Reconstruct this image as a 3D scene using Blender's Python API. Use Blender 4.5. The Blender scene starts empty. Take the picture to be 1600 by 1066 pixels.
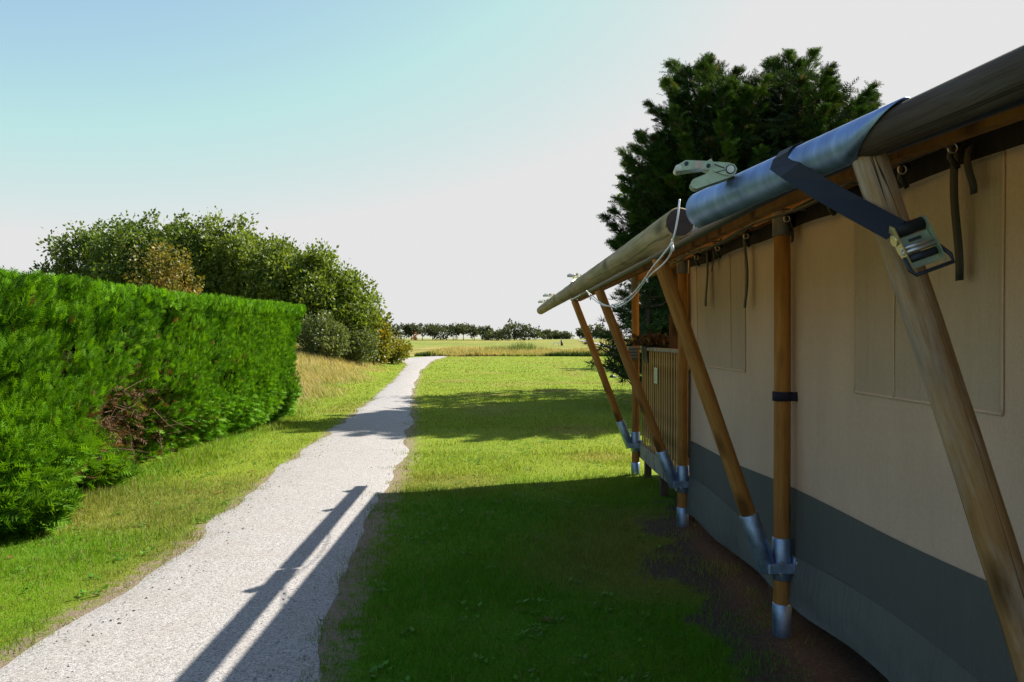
import bpy, bmesh, math, random
import numpy as np
from mathutils import Vector, Matrix

random.seed(7)
RNG = np.random.default_rng(7)
S = bpy.context.scene
COL = S.collection
R = math.radians

# ------------------------------------------------------------------ camera, sky, sun, exposure
EYE = 1.6
FPX = 1225.0            # focal length in pixels of the 1600 px wide photograph
HOR = 530.0             # horizon row
cam_d = bpy.data.cameras.new('camera')
cam_d.sensor_width = 36.0
cam_d.lens = FPX / 1600 * 36
cam_d.shift_y = -3 / 1600
cam_d.clip_start = 0.05
cam_d.clip_end = 6000
cam = bpy.data.objects.new('camera', cam_d)
COL.objects.link(cam)
cam.location = (0, 0, EYE)
cam.rotation_euler = (R(90), 0, 0)
S.camera = cam

SUN = Vector((1.02, 0.63, 1.0)).normalized()
SUN_EL = math.asin(SUN.z)
SUN_AZ = math.atan2(SUN.x, SUN.y)
sun_d = bpy.data.lights.new('sun', 'SUN')
sun_d.energy = 5.0
sun_d.angle = R(0.5)
sun_d.color = (1.0, 0.94, 0.83)
sun = bpy.data.objects.new('sun', sun_d)
COL.objects.link(sun)
sun.rotation_euler = (-SUN).to_track_quat('-Z', 'Y').to_euler()
sun.location = (30, 20, 40)

EXPOSURE = 1.35
world = bpy.data.worlds.new('World')
S.world = world
world.use_nodes = True
wn = world.node_tree
for n in list(wn.nodes):
    wn.nodes.remove(n)
w_out = wn.nodes.new('ShaderNodeOutputWorld')
w_bg = wn.nodes.new('ShaderNodeBackground')
w_sky = wn.nodes.new('ShaderNodeTexSky')
w_sky.sky_type = 'NISHITA'
w_sky.sun_disc = False
w_sky.sun_elevation = SUN_EL
w_sky.sun_rotation = SUN_AZ
w_sky.air_density = 1.0
w_sky.dust_density = 1.05
w_sky.ozone_density = 2.0
SKY_STRENGTH = 0.100
w_bg.inputs['Strength'].default_value = SKY_STRENGTH
w_min = wn.nodes.new('ShaderNodeMix')          # the photograph's highlights roll off at a pale grey
w_min.data_type = 'RGBA'
w_min.blend_type = 'DARKEN'
w_min.inputs['Factor'].default_value = 1.0
cap = 0.785 / (2 ** EXPOSURE) / SKY_STRENGTH
w_min.inputs['B'].default_value = (cap, cap, cap, 1)
wn.links.new(w_sky.outputs['Color'], w_min.inputs['A'])
wn.links.new(w_min.outputs['Result'], w_bg.inputs['Color'])
wn.links.new(w_bg.outputs['Background'], w_out.inputs['Surface'])

S.view_settings.view_transform = 'Standard'
S.view_settings.look = 'None'
S.view_settings.exposure = EXPOSURE
S.view_settings.gamma = 1.0
S.view_settings.use_curve_mapping = False
S.render.engine = 'CYCLES'
S.cycles.max_bounces = 6
S.cycles.transparent_max_bounces = 6
S.cycles.use_denoising = True
S.cycles.denoiser = 'OPENIMAGEDENOISE'
S.cycles.denoising_input_passes = 'RGB_ALBEDO_NORMAL'
S.cycles.denoising_prefilter = 'NONE'

# ------------------------------------------------------------------ helpers
def at(px, py, d):
    """point at distance d in front of the eye that the photograph shows at pixel (px, py)"""
    return Vector(((px - 800) / FPX * d, d, EYE + (HOR - py) / FPX * d))

def sstep(a, b, x):
    t = np.clip((np.asarray(x, float) - a) / (b - a), 0, 1)
    return t * t * (3 - 2 * t)

_perm = np.random.default_rng(3).random((256, 256))
def vnoise(x, y, s=1.0, o=0):
    x = np.asarray(x, float) * s + 17.3 * o + 500
    y = np.asarray(y, float) * s + 31.7 * o + 500
    xi = np.floor(x).astype(int); yi = np.floor(y).astype(int)
    fx = x - xi; fy = y - yi
    fx = fx * fx * (3 - 2 * fx); fy = fy * fy * (3 - 2 * fy)
    a = _perm[xi % 256, yi % 256]; b = _perm[(xi + 1) % 256, yi % 256]
    c = _perm[xi % 256, (yi + 1) % 256]; d = _perm[(xi + 1) % 256, (yi + 1) % 256]
    return (a * (1 - fx) + b * fx) * (1 - fy) + (c * (1 - fx) + d * fx) * fy

def link(o, parent=None):
    COL.objects.link(o)
    if parent is not None:
        o.parent = parent
        r = parent
        m = parent.matrix_basis.copy()
        while r.parent is not None:
            m = r.parent.matrix_basis @ r.matrix_parent_inverse @ m if False else m
            r = r.parent
    return o

def np_mesh(name, V, F, mats, cols=None, smooth=False, mat_idx=None):
    """V (n,3), F (m,k) all faces with the same k"""
    V = np.ascontiguousarray(V, np.float32); F = np.ascontiguousarray(F, np.int32)
    me = bpy.data.meshes.new(name)
    m, k = F.shape
    me.vertices.add(len(V)); me.vertices.foreach_set('co', V.ravel())
    me.loops.add(m * k); me.loops.foreach_set('vertex_index', F.ravel())
    me.polygons.add(m)
    me.polygons.foreach_set('loop_start', np.arange(0, m * k, k, dtype=np.int32))
    if cols is not None:
        at_ = me.attributes.new('col', 'FLOAT_COLOR', 'POINT')
        c4 = np.ones((len(V), 4), np.float32); c4[:, :3] = cols
        at_.data.foreach_set('color', c4.ravel())
    for mt in (mats if isinstance(mats, (list, tuple)) else [mats]):
        me.materials.append(mt)
    if mat_idx is not None:
        me.polygons.foreach_set('material_index', np.asarray(mat_idx, np.int32))
    me.update(calc_edges=True)
    if smooth:
        me.polygons.foreach_set('use_smooth', np.ones(m, bool))
    return me

def obj(name, me, parent=None):
    o = bpy.data.objects.new(name, me)
    COL.objects.link(o)
    if parent is not None:
        o.parent = parent
        o.matrix_parent_inverse = PINV.get(parent.name, Matrix.Identity(4))
    return o

PINV = {}
def thing(name, label, cat, loc, group=None, world_children=True):
    o = bpy.data.objects.new(name, None)
    COL.objects.link(o)
    o.empty_display_size = 0.2
    o.location = loc
    if world_children:
        PINV[o.name] = Matrix.Translation(-Vector(loc))
    tag(o, label, cat, group)
    return o

def tag(o, label=None, cat=None, group=None, kind=None):
    if label: o['label'] = label
    if cat: o['category'] = cat
    if group: o['group'] = group
    if kind: o['kind'] = kind
    return o

class MB:
    """collects shapes for ONE mesh"""
    def __init__(self):
        self.v = []; self.f = []; self.sm = []
    def add(self, vs, fs, smooth=False):
        b = len(self.v)
        self.v += [tuple(p) for p in vs]
        self.f += [tuple(b + i for i in f) for f in fs]
        self.sm += [smooth] * len(fs)
        return self
    def box(self, c, size, rot=None, bev=0.0):
        sx, sy, sz = [s / 2 for s in size]
        c = Vector(c)
        bm = bmesh.new()
        bmesh.ops.create_cube(bm, size=1)
        for v in bm.verts:
            v.co = Vector((v.co.x * 2 * sx, v.co.y * 2 * sy, v.co.z * 2 * sz))
        if bev > 0:
            bmesh.ops.bevel(bm, geom=bm.edges[:], offset=bev, segments=1, affect='EDGES')
        vs = [(c + (rot @ v.co if rot else v.co)) for v in bm.verts]
        bm.verts.index_update()
        fs = [[v.index for v in f.verts] for f in bm.faces]
        bm.free()
        return self.add(vs, fs)
    def tube(self, pts, rad, seg=10, cap=True, jitter=0.0, close=False):
        pts = [Vector(p) for p in pts]
        n = len(pts)
        rad = rad if isinstance(rad, (list, tuple)) else [rad] * n
        vs = []; fs = []
        ref = Vector((0, 0, 1))
        d0 = (pts[1] - pts[0]).normalized()
        if abs(d0.z) > 0.9: ref = Vector((1, 0, 0))
        u = d0.cross(ref).normalized()
        for i, p in enumerate(pts):
            d = (pts[min(i + 1, n - 1)] - pts[max(i - 1, 0)]).normalized()
            u = (u - d * u.dot(d)).normalized()
            w = d.cross(u)
            for k in range(seg):
                a = 2 * math.pi * k / seg
                r = rad[i] * (1 + jitter * (random.random() - .5))
                vs.append(p + (u * math.cos(a) + w * math.sin(a)) * r)
        for i in range(n - 1):
            for k in range(seg):
                k2 = (k + 1) % seg
                fs.append((i * seg + k, i * seg + k2, (i + 1) * seg + k2, (i + 1) * seg + k))
        self.add(vs, fs, True)
        if cap:
            b = len(self.v) - n * seg
            self.f.append(tuple(b + k for k in reversed(range(seg)))); self.sm.append(False)
            e = b + (n - 1) * seg
            self.f.append(tuple(e + k for k in range(seg))); self.sm.append(False)
        return self
    def prism(self, poly, thick, M=None):
        """polygon in local x,z extruded along local y, centred"""
        n = len(poly)
        vs = [Vector((x, -thick / 2, z)) for x, z in poly] + [Vector((x, thick / 2, z)) for x, z in poly]
        if M: vs = [M @ v for v in vs]
        fs = [tuple(range(n)), tuple(reversed(range(n, 2 * n)))]
        for i in range(n):
            j = (i + 1) % n
            fs.append((i, i + n, j + n, j))
        return self.add(vs, fs)
    def build(self, name, mat, parent=None, fix=True):
        me = bpy.data.meshes.new(name)
        me.from_pydata([tuple(v) for v in self.v], [], self.f)
        me.polygons.foreach_set('use_smooth', self.sm)
        if fix:
            bm = bmesh.new(); bm.from_mesh(me)
            bmesh.ops.recalc_face_normals(bm, faces=bm.faces[:])
            bm.to_mesh(me); bm.free()
        me.materials.append(mat)
        return obj(name, me, parent)

def pole(name, A, B, rA, rB, mat, parent, rings=14, seg=20, wob=0.02, bend=0.0):
    """a round timber: local Z runs along it, so the grain does too"""
    A = Vector(A); B = Vector(B)
    L = (B - A).length
    mb = MB()
    pts = []; rad = []
    ph = random.random() * 6
    for i in range(rings + 1):
        t = i / rings
        pts.append((math.sin(t * math.pi) * bend + math.sin(t * 5 + ph) * 0.0025, math.cos(t * 4 + ph) * 0.0025, t * L))
        rad.append((rA + (rB - rA) * t) * (1 + wob * (random.random() - .5)))
    c = 0.008
    pts = [(pts[0][0], pts[0][1], 0), (pts[0][0], pts[0][1], c)] + pts[1:-1] + [(pts[-1][0], pts[-1][1], L - c), (pts[-1][0], pts[-1][1], L)]
    rad = [rad[0] * .93, rad[0]] + rad[1:-1] + [rad[-1], rad[-1] * .93]
    mb.tube(pts, rad, seg)
    o = mb.build(name, mat, None)
    q = (B - A).to_track_quat('Z', 'Y')
    M = Matrix.Translation(A) @ q.to_matrix().to_4x4()
    o.matrix_world = M
    if parent is not None:
        o.parent = parent
        o.matrix_parent_inverse = PINV.get(parent.name, Matrix.Identity(4))
        o.matrix_basis = M
    return o

def steel(name, A, B, r, mat, parent, seg=24):
    """straight pipe given in world coordinates, local Z along it"""
    A = Vector(A); B = Vector(B); L = (B - A).length
    mb = MB().tube([(0, 0, 0), (0, 0, .003), (0, 0, L - .003), (0, 0, L)], [r * .95, r, r, r * .95], seg)
    o = mb.build(name, mat, None)
    M = Matrix.Translation(A) @ (B - A).to_track_quat('Z', 'Y').to_matrix().to_4x4()
    if parent is not None:
        o.parent = parent
        # children of a part: undo the part's own placement so that world coordinates stay true
        o.matrix_parent_inverse = world_of(parent).inverted()
    o.matrix_basis = M
    return o

def world_of(o):
    M = o.matrix_basis.copy()
    if o.parent is not None:
        M = world_of(o.parent) @ o.matrix_parent_inverse @ M
    return M

def sub(o, part):
    """make the world-placed object o a sub-part of part"""
    o.parent = part
    o.matrix_parent_inverse = world_of(part).inverted()
    return o

def children(o):
    return [c for c in bpy.data.objects if c.parent == o]

def copy_tree(o, parent=None):
    c = o.copy()
    COL.objects.link(c)
    if parent is not None: c.parent = parent
    for ch in children(o):
        copy_tree(ch, c)
    return c

# ------------------------------------------------------------------ materials
class NT:
    def __init__(self, name):
        self.m = bpy.data.materials.new(name)
        self.m.use_nodes = True
        self.t = self.m.node_tree
        for n in list(self.t.nodes): self.t.nodes.remove(n)
        self.out = self.t.nodes.new('ShaderNodeOutputMaterial')
    def n(self, typ, ins=None, **kw):
        nd = self.t.nodes.new(typ)
        for k, v in kw.items(): setattr(nd, k, v)
        for k, v in (ins or {}).items():
            s = nd.inputs[k]
            if hasattr(v, 'is_output') or isinstance(v, bpy.types.NodeSocket): self.t.links.new(v, s)
            else: s.default_value = v
        return nd
    def coord(self, which='Object', scale=(1, 1, 1)):
        tc = self.n('ShaderNodeTexCoord')
        mp = self.n('ShaderNodeMapping', {'Vector': tc.outputs[which], 'Scale': scale})
        return mp.outputs['Vector']
    def world(self, scale=(1, 1, 1)):
        g = self.n('ShaderNodeNewGeometry')
        mp = self.n('ShaderNodeMapping', {'Vector': g.outputs['Position'], 'Scale': scale})
        return mp.outputs['Vector']
    def noise(self, vec, scale, detail=4, rough=.55, dist=0):
        return self.n('ShaderNodeTexNoise', {'Vector': vec, 'Scale': scale, 'Detail': detail, 'Roughness': rough, 'Distortion': dist}).outputs['Fac']
    def ramp(self, fac, stops):
        r = self.n('ShaderNodeValToRGB', {'Fac': fac})
        el = r.color_ramp.elements
        while len(el) < len(stops): el.new(.5)
        for e, (p, c) in zip(el, stops):
            e.position = p
            e.color = (*c, 1) if len(c) == 3 else c
        return r.outputs['Color']
    def val(self, fac, a, b):
        return self.n('ShaderNodeMapRange', {'Value': fac, 'From Min': a, 'From Max': b}).outputs['Result']
    def mix(self, f, a, b, blend='MIX'):
        nd = self.n('ShaderNodeMix', data_type='RGBA', blend_type=blend)
        for nm, v in (('Factor', f), ('A', a), ('B', b)):
            s = [i for i in nd.inputs if i.name == nm and (i.type == 'RGBA' or nm == 'Factor')][0]
            if isinstance(v, bpy.types.NodeSocket): self.t.links.new(v, s)
            else: s.default_value = v if nm == 'Factor' else (*v, 1)
        return [o for o in nd.outputs if o.type == 'RGBA'][0]
    def math(self, op, a, b=0.0):
        nd = self.n('ShaderNodeMath', operation=op)
        for i, v in enumerate((a, b)):
            if isinstance(v, bpy.types.NodeSocket): self.t.links.new(v, nd.inputs[i])
            else: nd.inputs[i].default_value = v
        return nd.outputs[0]
    def bump(self, h, strength=.3, dist=.01, normal=None):
        ins = {'Height': h, 'Strength': strength, 'Distance': dist}
        if normal is not None: ins['Normal'] = normal
        return self.n('ShaderNodeBump', ins).outputs['Normal']
    def attr(self, name):
        return self.n('ShaderNodeAttribute', attribute_name=name)
    def bsdf(self, color, rough=.6, metal=0.0, spec=.5, normal=None, **kw):
        ins = {'Base Color': color if isinstance(color, bpy.types.NodeSocket) else (*color, 1), 'Roughness': rough, 'Metallic': metal,
               'Specular IOR Level': spec}
        if normal is not None: ins['Normal'] = normal
        return self.n('ShaderNodeBsdfPrincipled', ins).outputs[0]
    def done(self, sh):
        self.t.links.new(sh, self.out.inputs['Surface'])
        return self.m

def flat(name, col, rough=.6, metal=0.0, spec=.4, var=.25, scale=30):
    t = NT(name)
    v = t.coord('Object')
    n = t.noise(v, scale, 5)
    a = tuple(c * (1 - var) for c in col); b = tuple(min(1, c * (1 + var)) for c in col)
    return t.done(t.bsdf(t.ramp(n, [(.3, a), (.7, b)]), rough, metal, spec, t.bump(n, .15, .003)))

def leafmat(name, trans=.35, rough=.55, spec=.25, tcol=(1.25, 1.2, .5)):
    t = NT(name)
    c = t.attr('col').outputs['Color']
    p = t.bsdf(c, rough, 0, spec)
    tr = t.n('ShaderNodeBsdfTranslucent', {'Color': t.mix(1.0, c, tcol, 'MULTIPLY')}).outputs[0]
    mx = t.n('ShaderNodeMixShader', {'Fac': trans})
    t.t.links.new(p, mx.inputs[1]); t.t.links.new(tr, mx.inputs[2])
    return t.done(mx.outputs[0])

def woodmat(name, dark, mid, light, grey=None, grey_amt=0.0, crack=.0):
    t = NT(name)
    v = t.coord('Object', (1, 1, .06))
    g1 = t.noise(v, 60, 6, .6, .4)
    g2 = t.noise(t.coord('Object', (1, 1, .25)), 9, 4, .6)
    col = t.ramp(g1, [(.28, dark), (.5, mid), (.72, light)])
    col = t.mix(t.val(g2, .35, .7), col, tuple(c * .62 for c in mid), 'MIX') if False else t.mix(.55, col, t.ramp(g2, [(.3, tuple(c * .55 for c in mid)), (.55, mid), (.75, light)]))
    # knots
    vo = t.n('ShaderNodeTexVoronoi', {'Vector': t.coord('Object', (8, 8, 3.2)), 'Scale': 1.0}, feature='F1').outputs['Distance']
    ring = t.math('SINE', t.math('MULTIPLY', vo, 90))
    kn = t.val(vo, .36, .15)
    col = t.mix(t.math('MULTIPLY', kn, .75), col, tuple(c * .28 for c in dark))
    if grey:
        gm = t.val(t.noise(t.coord('Object', (1, 1, .3)), 6, 5, .65), .5 - grey_amt * .3, .75 - grey_amt * .4)
        col = t.mix(gm, col, t.ramp(g1, [(.25, tuple(c * .5 for c in grey)), (.55, grey), (.75, tuple(min(1, c * 1.3) for c in grey))]))
    if crack > 0:
        cn = t.noise(t.coord('Object', (1, 1, .012)), 18, 3, .5, .15)
        ck = t.val(t.math('ABSOLUTE', t.math('SUBTRACT', cn, .5)), .012, .004)
        col = t.mix(t.math('MULTIPLY', ck, crack), col, (.012, .008, .006))
    h = t.math('ADD', g1, t.math('MULTIPLY', ring, 0.04))
    return t.done(t.bsdf(col, .78, 0, .15, t.bump(h, .6, .006)))

M = {}
M['wood'] = woodmat('honey pine', (.15, .06, .016), (.31, .15, .042), (.45, .255, .09))
M['wood_old'] = woodmat('weathered pine', (.10, .05, .02), (.29, .165, .07), (.44, .30, .16), (.40, .345, .31), .18, .9)
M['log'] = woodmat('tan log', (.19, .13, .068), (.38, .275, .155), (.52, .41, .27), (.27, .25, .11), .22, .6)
M['log_end'] = flat('dark log end', (.06, .035, .03), .8)
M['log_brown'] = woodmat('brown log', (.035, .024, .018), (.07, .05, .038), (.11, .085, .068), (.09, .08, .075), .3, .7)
M['plank'] = woodmat('orange plank', (.12, .046, .012), (.235, .098, .024), (.33, .155, .045))
M['plank_brown'] = woodmat('brown board', (.05, .03, .022), (.085, .055, .04), (.12, .08, .06))
M['slat'] = woodmat('slat wood', (.24, .13, .045), (.42, .25, .09), (.52, .35, .15))
M['slat_grey'] = woodmat('grey board', (.16, .14, .12), (.28, .26, .23), (.38, .36, .33))
M['black_web'] = flat('black webbing', (.008, .009, .012), .6, 0, .4, .3, 300)
M['navy_web'] = flat('navy webbing', (.016, .017, .035), .8, 0, .2, .3, 200)
M['grey_paint'] = flat('grey paint', (.10, .10, .11), .45, 0, .4, .2, 14)
M['bolt'] = flat('zinc bolt', (.5, .5, .5), .4, .9)
M['white_cord'] = flat('white cord', (.72, .74, .78), .5, 0, .4, .1)
M['paper'] = flat('paper', (.55, .58, .42), .8, 0, .2, .1, 60)
M['black'] = flat('black plastic', (.015, .014, .014), .5)
M['dry_earth'] = flat('planter earth', (.05, .03, .02), .9)
M['ratchet'] = flat('green zinc', (.31, .38, .28), .38, .55, .5, .2, 25)
M['ratchet_pale'] = flat('pale zinc', (.50, .50, .44), .38, .6, .5, .2, 25)
M['gold_zinc'] = flat('yellow zinc', (.55, .46, .24), .35, .8, .5, .25, 25)
M['dark_steel'] = flat('dark steel', (.03, .036, .05), .5, .4)
M['pink'] = flat('faded label', (.55, .42, .38), .7)
M['bark'] = flat('bark', (.06, .045, .035), .9, 0, .2, .4, 12)
M['bark_dry'] = flat('dry twigs', (.12, .07, .045), .9, 0, .2, .4, 12)
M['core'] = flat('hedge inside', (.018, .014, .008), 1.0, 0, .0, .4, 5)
M['leaf'] = leafmat('broad leaves', .38, .5, .3)
M['needle'] = leafmat('cypress sprays', .2, .7, .1)
M['hedge_leaf'] = leafmat('hedge sprays', .32, .65, .12)
M['blade'] = leafmat('grass blades', .35, .6, .2, (1.15, 1.15, .6))
M['stone'] = flat('stone', (.3, .29, .27), .9, 0, .2, .3, 20)
M['white_paint'] = flat('white paint', (.8, .8, .78), .5)

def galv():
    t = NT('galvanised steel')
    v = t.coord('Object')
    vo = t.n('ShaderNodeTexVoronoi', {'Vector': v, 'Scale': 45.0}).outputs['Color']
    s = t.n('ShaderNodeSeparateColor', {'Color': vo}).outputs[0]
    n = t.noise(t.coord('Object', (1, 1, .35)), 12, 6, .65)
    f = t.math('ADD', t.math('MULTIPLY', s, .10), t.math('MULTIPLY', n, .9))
    col = t.ramp(f, [(.25, (.10, .15, .26)), (.55, (.28, .40, .62)), (.85, (.50, .63, .84))])  # blue sheen of the reflected sky put into the base colour
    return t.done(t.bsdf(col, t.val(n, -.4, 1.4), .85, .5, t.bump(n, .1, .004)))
M['galv'] = galv()
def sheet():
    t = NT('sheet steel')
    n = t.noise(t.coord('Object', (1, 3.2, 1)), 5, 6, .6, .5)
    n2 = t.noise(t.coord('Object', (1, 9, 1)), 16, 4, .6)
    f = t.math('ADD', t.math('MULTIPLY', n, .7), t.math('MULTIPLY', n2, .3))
    col = t.ramp(f, [(.3, (.13, .18, .29)), (.5, (.22, .31, .50)), (.72, (.36, .47, .68))])  # sky reflection carried as blue in the sheet's own colour
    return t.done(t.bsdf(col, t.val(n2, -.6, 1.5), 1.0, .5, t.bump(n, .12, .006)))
M['sheet'] = sheet()

def canvas(name, col, trans=0.0, tcol=None, wrinkle=.35, rough=.85):
    t = NT(name)
    v = t.coord('Object')
    w1 = t.n('ShaderNodeTexWave', {'Vector': v, 'Scale': 170.0, 'Distortion': 1.5, 'Detail': 1.0}, bands_direction='Y').outputs['Fac']
    w2 = t.n('ShaderNodeTexWave', {'Vector': v, 'Scale': 170.0, 'Distortion': 1.5, 'Detail': 1.0}, bands_direction='Z').outputs['Fac']
    weave = t.math('ADD', w1, w2)
    stain = t.noise(t.coord('Object', (1, 1, .5)), 2.2, 6, .6)
    fine = t.noise(v, 90, 3)
    c = t.ramp(stain, [(.3, tuple(x * .86 for x in col)), (.7, tuple(x * 1.08 for x in col))])
    c = t.mix(t.math('MULTIPLY', t.val(weave, 0, 2), .18), c, tuple(x * .6 for x in col))
    c = t.mix(.12, c, t.ramp(fine, [(.3, tuple(x * .5 for x in col)), (.7, tuple(min(1, x * 1.5) for x in col))]))
    wr = t.noise(t.coord('Object', (1, 7, .8)), 1.6, 5, .55, .6)
    nb = t.bump(weave, .12, .001)
    nb = t.bump(wr, wrinkle, .03, nb)
    sh = t.bsdf(c, rough, 0, .15, nb)
    if trans > 0:
        tr = t.n('ShaderNodeBsdfTranslucent', {'Color': (*(tcol or col), 1)}).outputs[0]
        mx = t.n('ShaderNodeMixShader', {'Fac': trans})
        t.t.links.new(sh, mx.inputs[1]); t.t.links.new(tr, mx.inputs[2])
        sh = mx.outputs[0]
    return t.done(sh)
M['canvas'] = canvas('sand canvas', (.462, .378, .322), .05, (.60, .44, .27))
M['canvas_win'] = canvas('window canvas', (.440, .352, .288), .07, (.60, .44, .27), wrinkle=.8)
M['canvas_hem'] = canvas('canvas hem', (.60, .46, .375), .15, (.6, .4, .2))
M['canvas_base'] = canvas('grey canvas', (.092, .097, .096), wrinkle=.4)
M['canvas_skirt'] = canvas('grey skirt', (.105, .114, .113), wrinkle=.9, rough=.6)
M['canvas_roof'] = canvas('roof canvas', (.20, .165, .14), .55, (.66, .36, .09))
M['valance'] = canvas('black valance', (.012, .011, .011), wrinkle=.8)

# ------------------------------------------------------------------ ground
PY = [-30, 0, 3.0, 3.92, 4.56, 5.66, 7.6, 9.7, 14.6, 23.9, 36, 49, 58, 63, 67, 72, 76]
PL = [-2.7, -2.6, -2.57, -2.56, -2.53, -2.51, -2.66, -2.85, -3.2, -3.95, -5.1, -6.5, -8.2, -9.4, -9.0, -7.6, -7.0]
PRY = [-30, 0, 3.7, 4.9, 7.5, 10.3, 16.3, 24.5, 39, 49, 58, 63, 67, 72, 76]
PR = [-.8, -.9, -.97, -1.08, -1.29, -1.45, -2.1, -3.15, -4.6, -5.3, -5.9, -6.0, -5.9, -6.0, -6.4]
def path_l(y): return np.interp(y, PY, PL)
def path_r(y): return np.interp(y, PRY, PR)

def gz(x, y):
    x = np.asarray(x, float); y = np.asarray(y, float)
    bank = sstep(0.6, 6.5, path_l(y) - x) * sstep(17, 38, y) * (1 - sstep(58, 80, y)) * .95
    far = 2.0 * sstep(80, 200, y) * (1 - sstep(240, 420, y))
    bumps = (vnoise(x, y, .022, 1) - .5) * 1.6 * sstep(82, 130, y) * (1 - sstep(240, 420, y))
    near = (vnoise(x, y, .35, 2) - .5) * .05 + (vnoise(x, y, 1.3, 3) - .5) * .018
    onpath = sstep(-.4, .1, x - path_l(y)) * (1 - sstep(-.1, .4, x - path_r(y)))
    near = near * (1 - .6 * onpath) * (1 - sstep(60, 80, y) * 0)
    return bank + far + bumps + near

def dist_path(x, y):
    """metres outside the path's edge, negative on it"""
    return np.maximum(path_l(y) - x, x - path_r(y))

def dirt_at(x, y):
    n = vnoise(x, y, 2.3, 5) * .5 + vnoise(x, y, 6, 6) * .25
    return sstep(.65, 1.35, x + (n - .35) * 1.3 - .04 * y) * (1 - sstep(7.0, 8.6, y)) * (1 - sstep(5.3, 5.8, x))

def rough_at(x, y):
    n = (vnoise(x, y, .5, 7) - .5)
    a = sstep(.9, 2.3, path_l(y) - x + n * 1.2) * sstep(17, 21, y) * (1 - sstep(70, 90, y) * 0)
    b = sstep(72.0, 72.8, y + n * 1.5)
    return np.maximum(a, b)

def grass_color(x, y):
    """grass colour, with tent shade and sunlit lawn put in: fresh green, yellower and dry patches, straw in the rough"""
    n1 = vnoise(x, y, .9, 8); n2 = vnoise(x, y, 3.1, 9); n3 = vnoise(x, y, .17, 10)
    f = np.clip(.5 * n1 + .3 * n2 + .45 * n3 - .1, 0, 1)[:, None]
    f = f * (1 - .65 * (sstep(-1.3, -.7, x) * (1 - sstep(7.5, 9.5, y)))[:, None])  # deeper green where the tent's shadow falls, put into the colour
    green = np.array([.052, .185, .006]); yel = np.array([.160, .235, .010])
    c = green * (1 - f) + yel * f
    sunlit_lawn = (sstep(-2.0, -1.0, x - path_r(y) + 1.0) * sstep(7.2, 10, y))[:, None]
    c = c * (1 - .6 * sunlit_lawn) + np.array([.235, .285, .032]) * .6 * sunlit_lawn  # yellow brightness of the sunlit lawn put into the colour
    dry = (sstep(.62, .85, vnoise(x, y, .6, 11)) * .5)[:, None]
    c = c * (1 - dry) + np.array([.23, .19, .06]) * dry
    r = rough_at(x, y)[:, None]
    st = np.clip(vnoise(x, y, .45, 12) * .8 + vnoise(x, y, 2, 13) * .4 - .05, 0, 1)[:, None]
    rc = np.array([.38, .30, .115]) * st + np.array([.12, .15, .025]) * (1 - st)
    fld = (sstep(88, 112, y) * sstep(.25, .6, vnoise(x, y, .03, 14) * .7 + vnoise(x, y, .011, 15) * .5))[:, None]
    rc = rc * (1 - fld) + (np.array([.17, .215, .045]) * (.8 + .4 * n1[:, None])) * fld
    return c * (1 - r) + rc * r

xs = np.unique(np.concatenate([np.linspace(-2500, -60, 14), np.linspace(-60, -14, 24), np.linspace(-14, 7, 106), np.linspace(7, 60, 30), np.linspace(60, 2500, 14)]))
ys = np.unique(np.concatenate([np.linspace(-300, -6, 10), np.linspace(-6, 26, 150), np.linspace(26, 90, 90), np.linspace(90, 420, 70), np.linspace(420, 4500, 14)]))
X, Y = np.meshgrid(xs, ys)
Xf, Yf = X.ravel(), Y.ravel()
GV = np.stack([Xf, Yf, gz(Xf, Yf)], 1)
nx, ny = len(xs), len(ys)
i0 = (np.arange(ny - 1)[:, None] * nx + np.arange(nx - 1)[None]).ravel()
GF = np.stack([i0, i0 + 1, i0 + 1 + nx, i0 + nx], 1)
gcol = grass_color(Xf, Yf)

def ground_mat():
    t = NT('lawn ground')
    w = t.world()
    c = t.attr('col').outputs['Color']
    z = t.n('ShaderNodeSeparateColor', {'Color': t.attr('zone').outputs['Color']})
    fine = t.noise(w, 55, 6, .7)
    mid = t.noise(w, 6, 5, .6)
    big = t.noise(w, .8, 4, .6)
    col = t.mix(t.val(fine, .3, .75), t.mix(1.0, c, (.38, .42, .3), 'MULTIPLY'), t.mix(1.0, c, (1.35, 1.25, 1.1), 'MULTIPLY'))
    col = t.mix(t.math('MULTIPLY', t.val(mid, .5, .75), .4), col, (.16, .15, .03))
    earth = t.ramp(fine, [(.25, (.040, .030, .023)), (.55, (.080, .063, .050)), (.8, (.145, .12, .095))])
    dm = t.val(t.math('ADD', z.outputs[0], t.math('MULTIPLY', t.math('SUBTRACT', mid, .5), .9)), .35, .6)
    col = t.mix(dm, col, earth)
    sand = t.ramp(fine, [(.25, (.12, .085, .055)), (.7, (.27, .215, .16))])
    em = t.val(t.math('ADD', z.outputs[1], t.math('MULTIPLY', t.math('SUBTRACT', t.noise(w, 9, 5, .65), .5), 1.3)), .4, .7)
    col = t.mix(em, col, sand)
    h = t.math('ADD', fine, t.math('MULTIPLY', big, .5))
    return t.done(t.bsdf(col, .95, 0, .1, t.bump(h, .7, .03)))
M['ground'] = ground_mat()
gm = np_mesh('ground', GV, GF, M['ground'], gcol, True)
za = gm.attributes.new('zone', 'FLOAT_COLOR', 'POINT')
zc = np.ones((len(GV), 4), np.float32)
zc[:, 0] = dirt_at(Xf, Yf)
dp = dist_path(Xf, Yf)
zc[:, 1] = np.where(Yf < 78, 1 - sstep(-.1, np.where(Xf > path_r(Yf), .55, .36), dp), 0) * .8
zc[:, 2] = rough_at(Xf, Yf)
za.data.foreach_set('color', zc.ravel())
tag(obj('ground', gm), kind='structure')

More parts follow.
